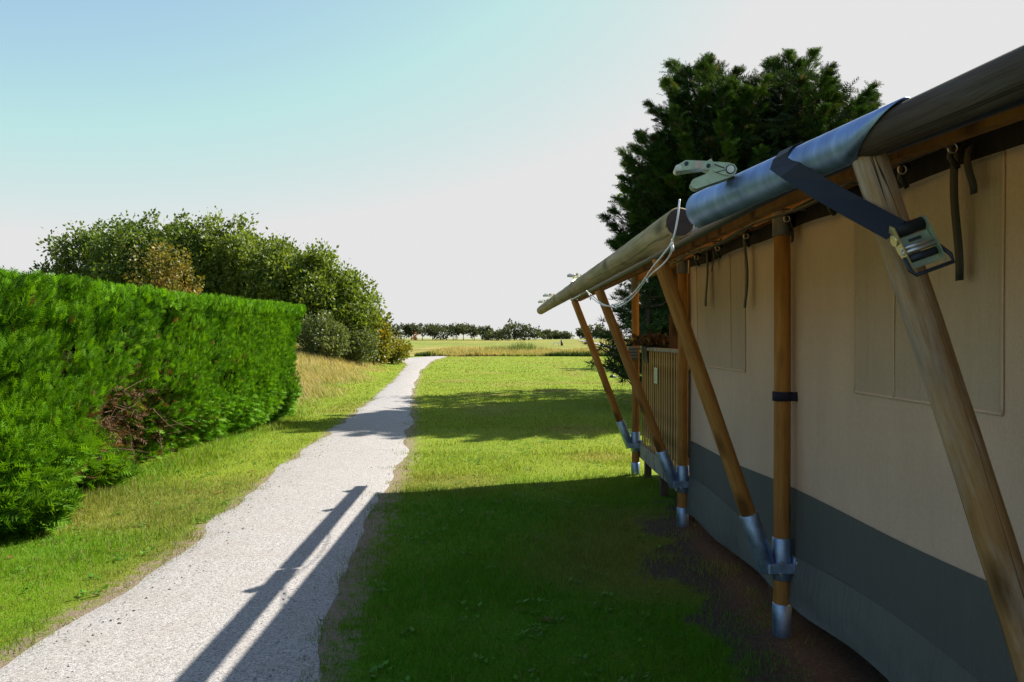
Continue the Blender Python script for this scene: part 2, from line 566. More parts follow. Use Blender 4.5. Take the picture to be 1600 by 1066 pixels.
# gravel path
def gravel_mat():
    t = NT('pale gravel')
    w = t.world()
    vo = t.n('ShaderNodeTexVoronoi', {'Vector': w, 'Scale': 140.0, 'Randomness': 1.0})
    cell = t.n('ShaderNodeSeparateColor', {'Color': vo.outputs['Color']}).outputs[0]
    vo2 = t.n('ShaderNodeTexVoronoi', {'Vector': w, 'Scale': 160.0, 'Randomness': 1.0})
    n = t.noise(w, 3, 5, .6)
    n2 = t.noise(w, 14, 5, .65)
    col = t.ramp(cell, [(.02, (.11, .10, .095)), (.12, (.20, .19, .185)), (.5, (.285, .270, .262)), (.8, (.335, .32, .312)), (1.0, (.41, .40, .39))])
    col = t.mix(t.math('MULTIPLY', t.val(n, .45, .7), .3), col, (.245, .21, .185))
    col = t.mix(t.math('MULTIPLY', t.val(n2, .55, .8), .35), col, (.185, .172, .165))
    h = t.math('ADD', t.math('MULTIPLY', vo.outputs['Distance'], -1.0), t.math('MULTIPLY', vo2.outputs['Distance'], -.5))
    h = t.math('ADD', h, n2)
    return t.done(t.bsdf(col, .9, 0, .2, t.bump(h, .3, .008)))
M['gravel'] = gravel_mat()
pys = np.concatenate([np.linspace(-6, 30, 260), np.linspace(30.5, 74, 90)])
NXP = 14
rows = []
for y in pys:
    e = .10 if y < 50 else .2
    l = path_l(y) - .06 + (vnoise(0., y, 1.6, 20) - .5) * e * 2 + (vnoise(0., y, 4, 21) - .5) * .04
    r = path_r(y) + .06 + (vnoise(0., y, 1.3, 22) - .5) * e * 2.4 + (vnoise(0., y, 4, 23) - .5) * .05
    tt = np.linspace(0, 1, NXP)
    x = l + (r - l) * tt
    z = gz(x, np.full(NXP, y)) + .034 * np.clip(np.sin(tt * math.pi), 0, 1) ** .5 - .022
    rows.append(np.stack([x, np.full(NXP, y), z], 1))
PV = np.concatenate(rows)
# keep the sheet above the ground mesh (whose facets are coarser)
i0 = (np.arange(len(pys) - 1)[:, None] * NXP + np.arange(NXP - 1)[None]).ravel()
PF = np.stack([i0, i0 + 1, i0 + 1 + NXP, i0 + NXP], 1)
PV[:, 2] += .014
tag(obj('gravel_path', np_mesh('gravel_path', PV, PF, M['gravel'], None, True)), kind='structure')

# far sandy track on the golf course
trk = []
for px, py_, d in [(905, 535.5, 150), (935, 538, 132), (960, 540.5, 118), (985, 542, 110), (1040, 544, 104), (1100, 545, 102)]:
    p = at(px, py_, d); trk.append((p.x, d))
tv = []
for x, d in trk:
    for s in (-1, 1):
        xx, dd = x + s * .3, d + s * 2.4
        tv.append((xx, dd, float(gz(xx, dd)) + .12))
tf = [(2 * i, 2 * i + 1, 2 * i + 3, 2 * i + 2) for i in range(len(trk) - 1)]
mb = MB().add(tv, tf)
tag(mb.build('sandy_track', M['gravel']), kind='structure')

# ------------------------------------------------------------------ leaf and blade clouds
def rand_dirs(n):
    v = RNG.normal(size=(n, 3)); return v / np.linalg.norm(v, axis=1, keepdims=True)
def unit(v): return v / np.maximum(np.linalg.norm(v, axis=1, keepdims=True), 1e-9)

def cloud(name, mat, tmpl_v, tmpl_f, pos, axis, side, size, cols, parent=None, droop=0.0):
    """copies of a small leaf shape (x across, y along, z normal) baked into one mesh"""
    axis = unit(axis)
    side = unit(side - axis * np.sum(side * axis, 1, keepdims=True))
    nrm = np.cross(side, axis)
    tv = np.asarray(tmpl_v, float); tf = np.asarray(tmpl_f, int)
    n, k = len(pos), len(tv)
    V = pos[:, None] + size[:, None, None] * (side[:, None] * tv[None, :, 0:1] + axis[:, None] * tv[None, :, 1:2] + nrm[:, None] * tv[None, :, 2:3])
    if droop:
        V[:, :, 2] -= droop * size[:, None] * (tv[None, :, 1] ** 2)
    F = tf[None] + (np.arange(n) * k)[:, None, None]
    C = np.repeat(cols, k, axis=0)
    me = np_mesh(name, V.reshape(-1, 3), F.reshape(-1, tf.shape[1]), mat, C)
    return obj(name, me, parent)

def spray_template(pairs=5, w=.42, lw=.06):
    """a flat conifer spray: tapering stem with paired side shoots"""
    v = []; f = []
    def tri(a, b, c):
        i = len(v); v.extend([a, b, c]); f.append((i, i + 1, i + 2))
    tri((-.03, 0, 0), (.03, 0, 0), (0, 1.0, .06))
    for i in range(pairs):
        y = .08 + .75 * i / pairs
        l = w * (1 - .75 * (i / pairs) ** 1.3) * (.75 if i == 0 else 1)
        for s in (-1, 1):
            yy = y + (.05 if s > 0 else 0)
            tri((0, yy - lw, 0), (0, yy + lw, .01), (s * l, yy + l * .75, -.07 + .05 * (i % 2)))
    return v, f
SPRAY = spray_template()
SPRAY_T = spray_template(5, .32, .05)
SPRAY_S = spray_template(3, .4, .09)
LEAF = ([(0, 0, 0), (.32, .5, .08), (0, 1, 0), (-.32, .5, .08)], [(0, 1, 2), (0, 2, 3)])
NEED = ([(-.05, 0, 0), (.05, 0, 0), (0, 1, 0)], [(0, 1, 2)])

def blades(name, P, h, w, cols, lean=.5, label=None, cat=None, base_dir=None):
    n = len(P)
    a = RNG.random(n) * 6.283
    sd = np.stack([np.cos(a), np.sin(a), np.zeros(n)], 1)
    b = RNG.random(n) * 6.283
    ln = RNG.random(n) * lean
    tip = np.stack([np.cos(b) * ln, np.sin(b) * ln, np.ones(n)], 1)
    if base_dir is not None: tip = tip + base_dir
    tip = unit(tip) * h[:, None]
    V = np.stack([P - sd * w[:, None] / 2, P + sd * w[:, None] / 2, P + tip], 1).reshape(-1, 3)
    F = np.arange(3 * n).reshape(n, 3)
    o = obj(name, np_mesh(name, V, F, M['blade'], np.repeat(cols, 3, 0)))
    tag(o, label, cat, kind='stuff')
    return o

HX = -4.3                # the hedge's face
def lawn_points(n, y0, y1, xpad=1.2):
    y = y0 + (y1 - y0) * RNG.random(n)
    xl = np.maximum(-.70 * y - xpad, np.where(y < 16.0, HX - .35, -60))
    xr = np.minimum(.70 * y + xpad, np.where(y < 11, 1.6, 60))
    x = xl + (xr - xl) * RNG.random(n)
    return x, y, xr - xl
LP = []
for (y0, y1, dens, hh, ww) in [(2.6, 6, 5200, .034, .0045), (6, 9, 3000, .034, .0065), (9, 14, 1500, .034, .010), (14, 22, 600, .030, .017), (22, 36, 190, .026, .03), (36, 71, 55, .030, .07)]:
    area = (y1 - y0) * 6.5 if y1 < 17 else (y1 - y0) * (min(1.3 * (y0 + y1) / 2, 30))
    n = int(area * dens)
    x, y, wid = lawn_points(n, y0, y1)
    dp = dist_path(x, y)
    edge_n = (vnoise(x, y, 3.0, 30) - .5) * .35 + (vnoise(x, y, 9.0, 31) - .5) * .15
    keep = RNG.random(n) < sstep(-.10, np.where(x > path_r(y), .38, .22), dp + edge_n)
    keep &= RNG.random(n) > dirt_at(x, y) * (.72 + .26 * (vnoise(x, y, 4.0, 36) > .45))
    keep &= RNG.random(n) > .85 * (rough_at(x, y) > .6)
    bare = sstep(.70, .9, vnoise(x, y, 1.1, 32)) * .5
    keep &= RNG.random(n) > bare
    x, y = x[keep], y[keep]
    tuft = .55 + 1.1 * vnoise(x, y, 2.2, 33) ** 1.5 + .5 * vnoise(x, y, 7, 34)
    wild = 1 + 1.3 * (1 - sstep(.0, .55, x - HX)) * (y < 17)
    h = hh * tuft * wild * (.5 + RNG.random(len(x)))
    c = grass_color(x, y) * (.8 + .5 * RNG.random((len(x), 1)))
    brown = RNG.random(len(x)) < np.where((x > -1.2) & (y < 9), .035, .10)  # fewer brown blades in the tent's shade, keeping it deep green
    c[brown] = np.array([.26, .20, .09]) * (.6 + .6 * RNG.random((brown.sum(), 1)))
    P = np.stack([x, y, gz(x, y) - .004], 1)
    LP.append((P, h, ww * (.7 + .6 * RNG.random(len(x))), c))
blades('lawn_grass', *[np.concatenate([q[i] for q in LP]) for i in range(4)], lean=1.0,
       label='short mown green grass on both sides of the gravel path', cat='grass')

# broad leaved weeds, a few daisies and fallen leaves in the verge
n = 260
cx_ = np.concatenate([HX + .1 + 1.6 * RNG.random(n // 2), -1.0 + 2.4 * RNG.random(n - n // 2)])
cy_ = 3.2 + 11 * RNG.random(n) ** 1.3
ok = (dist_path(cx_, cy_) > .08) & (dirt_at(cx_, cy_) < .5)
cx_, cy_ = cx_[ok], cy_[ok]; n = len(cx_)
k = 8
ci = np.repeat(np.arange(n), k)
a = RNG.random(n * k) * 6.283
pos = np.stack([cx_[ci], cy_[ci], gz(cx_[ci], cy_[ci]) + .012], 1) + RNG.normal(size=(n * k, 3)) * np.array([.03, .03, .004])
axis = np.stack([np.cos(a), np.sin(a), .25 + .35 * RNG.random(n * k)], 1)
c = np.array([.075, .20, .012]) * (.6 + .8 * RNG.random((n * k, 1)))
dead = (RNG.random(n) < .10)[ci]; c[dead] = np.array([.22, .13, .05]) * (.6 + .6 * RNG.random((dead.sum(), 1)))
o = cloud('lawn_weeds', M['leaf'], *LEAF, pos, axis, np.stack([-np.sin(a), np.cos(a), 0 * a], 1) + rand_dirs(n * k) * .3, .02 + .028 * RNG.random(n * k), c)
tag(o, 'small broad leaved weeds dotted through the grass beside the path', 'weeds', kind='stuff')

# rough straw grass on the bank, and the unmown strip beyond the lawn
n = 60000
y = 18 + 44 * RNG.random(n) ** 1.2
x = path_l(y) - .8 - 11 * RNG.random(n)
rg = rough_at(x, y)
k = RNG.random(n) < rg
x, y = x[k], y[k]
h = .10 + .30 * vnoise(x, y, .6, 41) * (.5 + RNG.random(len(x)))
c = grass_color(x, y) * (.75 + .6 * RNG.random((len(x), 1)))
st = RNG.random(len(x)) < .35
c[st] = np.array([.36, .28, .11]) * (.7 + .5 * RNG.random((st.sum(), 1)))
blades('bank_grass', np.stack([x, y, gz(x, y)], 1), h, .016 + .010 * RNG.random(len(x)), c, lean=.7,
       label='long straw coloured grass on the bank below the bushes', cat='grass', base_dir=np.array([-.5, -.1, 0]))
n = 30000
y = 72.4 + 30 * RNG.random(n) ** 2.2
x = -9 + 38 * RNG.random(n)
h = .2 + .45 * vnoise(x, y, .5, 42) * (.5 + RNG.random(n))
c = grass_color(x, y) * (.75 + .6 * RNG.random((n, 1)))
gs = RNG.random(n) < .55
c[gs] = np.array([.42, .34, .14]) * (.7 + .5 * RNG.random((gs.sum(), 1)))
lowe = (y < 73.4) & (vnoise(x, y, .35, 44) > .45)
c[lowe] = np.array([.05, .085, .018]) * (.6 + .8 * RNG.random((lowe.sum(), 1)))
blades('rough_grass', np.stack([x, y, gz(x, y)], 1), h, .05 + .04 * RNG.random(n), c, lean=.6,
       label='unmown pale grass strip beyond the far edge of the lawn', cat='grass')

# reeds on the golf course
n = 900
x = -3.3 + 6.2 * RNG.random(n); x = x + (RNG.random(n) < .3) * 1.5
y = 92 + 5 * RNG.random(n)
h = .5 + .9 * np.exp(-((x - 1.3) / 1.6) ** 2) * RNG.random(n) + .3 * RNG.random(n)
c = np.array([.10, .15, .04]) * (.6 + .8 * RNG.random((n, 1)))
blades('reeds', np.stack([x, y, gz(x, y)], 1), h, np.full(n, .06), c, lean=.35,
       label='clump of tall green reeds out on the golf course', cat='reeds')

# small pebbles lying on the path
n = 1300
y = 3.2 + 9 * RNG.random(n) ** 1.4
x = path_l(y) + (path_r(y) - path_l(y)) * RNG.random(n)
s = .003 + .007 * RNG.random(n) ** 3
OCT_V = np.array([(1, 0, 0), (-1, 0, 0), (0, 1, 0), (0, -1, 0), (0, 0, 1), (0, 0, -1)], float)
OCT_F = np.array([(0, 2, 4), (2, 1, 4), (1, 3, 4), (3, 0, 4), (2, 0, 5), (1, 2, 5), (3, 1, 5), (0, 3, 5)])
c = np.array([.27, .26, .25]) * (.35 + .95 * RNG.random((n, 1)))
pz = gz(x, y) + .022
V = np.stack([x, y, pz], 1)[:, None] + OCT_V[None] * s[:, None, None] * np.array([1.2, 1.0, .6]) * (.7 + .6 * RNG.random((n, 6, 1)))
tg = NT('pebbles'); M['pebble'] = tg.done(tg.bsdf(tg.attr('col').outputs['Color'], .85, 0, .2))
o = obj('pebbles', np_mesh('pebbles', V.reshape(-1, 3), (OCT_F[None] + (np.arange(n) * 6)[:, None, None]).reshape(-1, 3), M['pebble'], np.repeat(c, 6, 0)))
tag(o, 'loose grey pebbles scattered on the gravel path', 'pebbles', kind='stuff')

# ------------------------------------------------------------------ clipped hedge
HT = 2.26
def htop(y): return (2.13 + .011 * (np.asarray(y) - 6.5)) / HT
hedge = thing('hedge', 'tall clipped bright green conifer hedge beside the gravel path', 'hedge', (-5.1, 10, 0))
HY0, HY1 = 3.0, 16.0
HW = 1.5
def hole(y, z):
    a = np.exp(-(((y - 9.0) / 1.15) ** 2 + ((z - .62) / .46) ** 2))
    b = np.exp(-(((y - 12.2) / .35) ** 2 + ((z - 1.0) / .22) ** 2))
    c = np.exp(-(((y - 10.6) / 1.6) ** 2 + ((z - .28) / .22) ** 2)) * .8
    e = np.exp(-(((y - 7.3) / .5) ** 2 + ((z - .25) / .2) ** 2)) * .7
    return np.clip(a + b + c + e, 0, 1)
def face_off(y, z):
    """how far the clipped face bulges towards the path"""
    o = (vnoise(y, z, 1.1, 50) - .5) * .26 + (vnoise(y, z, 2.9, 51) - .5) * .26 + (vnoise(y * .8, z * 1.6, 5.5, 52) - .5) * .20
    low = sstep(1.1, .2, z) * (sstep(11.5, 6.5, y) * .55 * vnoise(y, z, 1.4, 53) ** .7 - .05)
    under = -.28 * sstep(.22, 0.0, z)
    return o * (1 - .45 * sstep(9.5, 12.5, y)) + low + under - .5 * hole(y, z) - .05 * sstep(15.2, 16.0, y) ** 2 + .07 * sstep(.3, .55, z) * sstep(1.1, .6, z) * sstep(13, 15, y)
# dark core
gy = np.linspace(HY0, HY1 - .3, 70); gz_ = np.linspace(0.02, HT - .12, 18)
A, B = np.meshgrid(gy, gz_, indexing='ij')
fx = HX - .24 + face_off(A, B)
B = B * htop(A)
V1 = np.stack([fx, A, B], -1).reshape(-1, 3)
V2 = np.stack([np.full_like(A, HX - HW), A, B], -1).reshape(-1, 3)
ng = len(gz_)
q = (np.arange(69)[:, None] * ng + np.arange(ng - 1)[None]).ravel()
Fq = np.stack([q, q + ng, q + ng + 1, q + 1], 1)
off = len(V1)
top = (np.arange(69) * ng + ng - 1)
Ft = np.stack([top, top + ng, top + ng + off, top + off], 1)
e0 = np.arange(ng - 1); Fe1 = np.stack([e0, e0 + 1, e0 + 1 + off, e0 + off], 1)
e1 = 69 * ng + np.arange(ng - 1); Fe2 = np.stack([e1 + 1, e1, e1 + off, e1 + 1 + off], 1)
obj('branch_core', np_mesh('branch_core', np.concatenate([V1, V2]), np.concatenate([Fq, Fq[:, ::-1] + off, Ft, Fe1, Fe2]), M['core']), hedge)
# face sprays
n = 76000
y = HY0 + (HY1 - HY0) * RNG.random(n)
z = .03 + (HT - .05) * RNG.random(n) ** .95
pocket = sstep(.66, .80, vnoise(y * 1.0, z * .8, 3.3, 57)) * .85 * (.4 + .6 * sstep(13, 9, y))
k = RNG.random(n) > np.maximum(hole(y, z) * .93, pocket)
y, z = y[k], z[k]; n = len(y)
depth = RNG.random(n) ** 1.4 * .30
x = HX + face_off(y, z) - depth
pos = np.stack([x, y, z * htop(y)], 1)
lowz = sstep(1.0, .25, z)[:, None] * sstep(12.5, 8.0, y)[:, None]
axis = np.array([.45, 0, .95]) * (1 - lowz) + np.array([.95, -.1, .12]) * lowz + rand_dirs(n) * .52
side = rand_dirs(n) + np.array([0, 1.0, 0])
size = (.07 + .085 * RNG.random(n)) * (1 + .55 * lowz[:, 0]) * (1 - .22 * sstep(8, 11, y))
f = np.clip(vnoise(y, z, 1.2, 54) * .45 + RNG.random(n) ** 1.5 * .75 + .2 - depth * 0, 0, 1)[:, None] - .15
f = np.clip(f, 0, 1)
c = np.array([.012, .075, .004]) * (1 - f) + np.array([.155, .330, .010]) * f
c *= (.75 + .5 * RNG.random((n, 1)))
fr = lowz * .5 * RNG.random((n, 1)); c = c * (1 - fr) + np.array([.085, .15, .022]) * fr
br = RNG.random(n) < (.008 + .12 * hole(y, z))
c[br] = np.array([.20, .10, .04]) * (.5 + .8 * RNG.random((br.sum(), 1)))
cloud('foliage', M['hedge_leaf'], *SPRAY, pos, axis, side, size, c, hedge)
# larger fronds that stand out of the face, freshest at their tips
n = 8500
y = HY0 + (HY1 - HY0) * RNG.random(n) ** 1.2
z = .04 + (HT - .1) * RNG.random(n) ** 1.25
k = RNG.random(n) > hole(y, z) * .75
y, z = y[k], z[k]; n = len(y)
pos = np.stack([HX + face_off(y, z) - .04 - .06 * RNG.random(n), y, z * htop(y)], 1)
lowz = sstep(1.3, .3, z)[:, None]
axis = np.array([.55, 0, .85]) * (1 - lowz) + np.array([1.0, -.1, .2]) * lowz + rand_dirs(n) * .5
size = .09 + .09 * RNG.random(n) * (.5 + .5 * lowz[:, 0])
g_ = RNG.random((n, 1))
c = np.array([.055, .20, .008]) * (1 - g_) + np.array([.19, .36, .04]) * g_
cloud('outer_fronds', M['hedge_leaf'], *SPRAY, pos, axis, rand_dirs(n) + np.array([0, 1.0, 0]), size, c, hedge, droop=.25)
# top and far end
n = 15000
y = HY0 + (HY1 - HY0 + .05) * RNG.random(n)
x = HX + .08 - HW * RNG.random(n) ** 1.3
z = HT - .06 + .05 * vnoise(y, x, 2.2, 55) - .16 * RNG.random(n) ** 2
e = RNG.random(n) < .28
y[e] = HY1 - .03 - .15 * RNG.random(e.sum()); z[e] = HT * RNG.random(e.sum()); x[e] = HX - .16 - (HW - .3) * RNG.random(e.sum())
axis = np.array([.15, 0, 1.0]) + rand_dirs(n) * .55
axis[e] = np.array([.5, .6, .6]) + rand_dirs(e.sum()) * .5
c = np.array([.13, .30, .012]) * (.6 + .7 * RNG.random((n, 1)))  # backlit brightness of the hedge top put into the leaf colour
cloud('top_growth', M['hedge_leaf'], *SPRAY, np.stack([x, y, z * htop(y)], 1), axis, rand_dirs(n), .07 + .08 * RNG.random(n), c, hedge)
# dead twigs in the bare hollow
mb = MB()
for i in range(120):
    yy = random.gauss(9.3, .8); zz = abs(random.gauss(.5, .28)) + .03
    xx = HX - .45 + random.random() * .4 + float(face_off(yy, zz)) * .4
    d = Vector((random.uniform(.1, 1), random.gauss(0, .8), random.gauss(0, .55))).normalized() * random.uniform(.15, .5)
    p = Vector((xx, yy, zz)); m_ = p + d * .5 + Vector((0, 0, random.gauss(0, .03)))
    mb.tube([p, m_, p + d], [.006, .004, .0015], 3, False)
t_ = mb.build('dead_twigs', M['bark_dry'], hedge, fix=False); t_['kind'] = 'stuff'
n = 1900
y = RNG.normal(9.1, 1.0, n); z = np.abs(RNG.normal(.6, .3, n)) + .05
pos = np.stack([HX - .36 + .28 * RNG.random(n) + face_off(y, z) * .6, y, z], 1)
c = np.array([.13, .075, .04]) * (.35 + .9 * RNG.random((n, 1)))
cloud('brown_sprays', M['hedge_leaf'], *SPRAY_S, pos, np.array([.5, 0, -.1]) + rand_dirs(n), rand_dirs(n), .08 + .08 * RNG.random(n), c, hedge)

# ------------------------------------------------------------------ trees
def trunk_mb(mb, base, top, r0, r1, nlimb, spread, seed=0, crooked=.12):
    rnd = random.Random(seed)
    base = Vector(base); top = Vector(top)
    pts = []; L = (top - base).length
    for i in range(7):
        t = i / 6
        pts.append(base.lerp(top, t) + Vector((rnd.gauss(0, crooked), rnd.gauss(0, crooked), 0)) * L * .12 * t)
    mb.tube(pts, [r0 + (r1 - r0) * (i / 6) for i in range(7)], 8)
    for i in range(nlimb):
        t = .25 + .7 * rnd.random()
        p = base.lerp(top, t)
        a = rnd.random() * 6.283
        d = Vector((math.cos(a), math.sin(a), .5 + .6 * rnd.random())) * spread * (1.1 - .6 * t)
        mb.tube([p, p + d * .5 + Vector((0, 0, .05 * L)), p + d], [r0 * .35, r0 * .22, r0 * .08], 5, False)

def broad_tree(name, label, cx, d, top_y, rx, base_y=None, cols=((.05, .075, .016), (.12, .14, .03)), nclump=95, nleaf=95, leaf=.17, seed=1, group=None, squash=1.0, low=.08, cat='tree'):
    g = np.random.default_rng(seed)
    c0 = at(cx, top_y, d)
    gx = c0.x; gzb = float(gz(gx, d))
    H = c0.z - gzb
    root = thing(name, label, cat, (gx, d, gzb), group)
    mb = MB(); trunk_mb(mb, (gx, d, gzb - .1), (gx, d, gzb + H * .72), .05 + H * .016, .03, 7, rx * .7, seed)
    mb.build('trunk', M['bark'], root, fix=False)
    # clump centres filling an egg shaped crown
    u = g.normal(size=(nclump, 3)); u /= np.linalg.norm(u, axis=1, keepdims=True)
    rr = (.45 + .55 * g.random(nclump) ** .5)[:, None]
    cz = gzb + H * (low + (1 - low) * .52); hz = H * (1 - low) * .48
    lump = (.78 + .44 * g.random((nclump, 1)))
    C = np.array([gx, d, cz]) + u * rr * lump * np.array([rx, rx * .9, hz])
    C[:, 2] = np.clip(C[:, 2], gzb + .25, gzb + H * 1.0)
    cr = (.32 + .3 * g.random(nclump)) * min(1.0, rx / 2.2 + .25)
    N = nclump * nleaf
    ci = np.repeat(np.arange(nclump), nleaf)
    v = g.normal(size=(N, 3)); v /= np.linalg.norm(v, axis=1, keepdims=True)
    pos = C[ci] + v * (cr[ci] * (.35 + .75 * g.random(N) ** .6))[:, None] * np.array([1, 1, .85])
    shoot = g.random(N) < .12                           # upright shoots that break the outline
    pos[shoot, 2] += cr[ci][shoot] * (.3 + .8 * g.random(shoot.sum()))
    axis = v + np.array([0, 0, .35]) + g.normal(size=(N, 3)) * .5
    side = g.normal(size=(N, 3))
    f = np.clip(.45 * g.random(nclump)[ci] + .6 * g.random(N) - .05, 0, 1)[:, None]
    col = np.array(cols[0]) * (1 - f) + np.array(cols[1]) * f
    if len(cols) > 2:
        y_ = (g.random(nclump) < .35)[ci] & (g.random(N) < .75)
        col[y_] = np.array(cols[2]) * (.6 + .7 * g.random((y_.sum(), 1)))
    cloud('crown', M['leaf'], *LEAF, pos, axis, side, leaf * (.6 + .8 * g.random(N)), col, root)
    return root

G1 = ((.042, .078, .010), (.135, .195, .030))
G2 = ((.062, .10, .012), (.175, .235, .034))
YEL = ((.09, .10, .016), (.20, .17, .03), (.22, .15, .028))
GREY = ((.05, .08, .022), (.16, .19, .07))
OLV = ((.08, .10, .012), (.20, .20, .025), (.24, .18, .02))
grp = 'broadleaf trees behind the hedge'
TR = [('dark spreading tree at the left end of the thicket behind the hedge', 150, 46, 355, 2.7, G1),
      ('tallest rounded dark green tree in the thicket behind the hedge', 228, 44, 338, 2.9, G1),
      ('bushy olive tree with a pointed top right of the tallest tree', 300, 45, 345, 2.4, G2),
      ('upright green tree with a ragged top in the middle of the thicket', 358, 44, 347, 2.3, G2),
      ('broad green tree sloping down right of the ragged topped tree', 425, 43, 378, 2.5, G2),
      ('mid green tree rising just above the far end of the hedge', 480, 42, 400, 2.3, G2),
      ('lower olive green tree right of the hedge end', 520, 43, 436, 2.1, G2),
      ('short rounded olive tree at the right end of the thicket', 553, 45, 480, 1.9, OLV)]
for i, (lab, cx, d, ty, rx, co) in enumerate(TR):
    broad_tree('broadleaf_tree', lab, cx, d, ty, rx, cols=co, seed=20 + i, group=grp, nclump=190, nleaf=95, leaf=.19)
broad_tree('yellowing_tree', 'yellow and orange leaved tree in front of the thicket above the hedge', 250, 38, 392, 1.6, cols=YEL, seed=40, nclump=70, nleaf=90, leaf=.15)
broad_tree('grey_leaved_shrub', 'grey green shrub at the foot of the thicket beside the hedge end', 506, 39, 500, 1.15, cols=GREY, seed=41, nclump=70, nleaf=95, leaf=.13, low=0.0, group='grey green shrubs at the foot of the thicket', cat='shrub')
broad_tree('grey_leaved_shrub', 'smaller grey green shrub second from the hedge end at the foot of the thicket', 556, 42, 512, 1.1, cols=GREY, seed=42, nclump=60, nleaf=90, leaf=.13, low=0.0, group='grey green shrubs at the foot of the thicket', cat='shrub')
broad_tree('yellow_green_bush', 'yellow green bush tapering down at the right edge of the thicket', 583, 46, 515, 1.15, cols=OLV, seed=43, nclump=55, nleaf=90, leaf=.15, low=0.0, group='low yellow green bushes', cat='bush')
broad_tree('yellow_green_bush', 'lowest yellow green bush at the very end of the thicket near the path', 612, 50, 534, 1.1, cols=OLV, seed=44, nclump=45, nleaf=90, leaf=.15, low=0.0, group='low yellow green bushes', cat='bush')

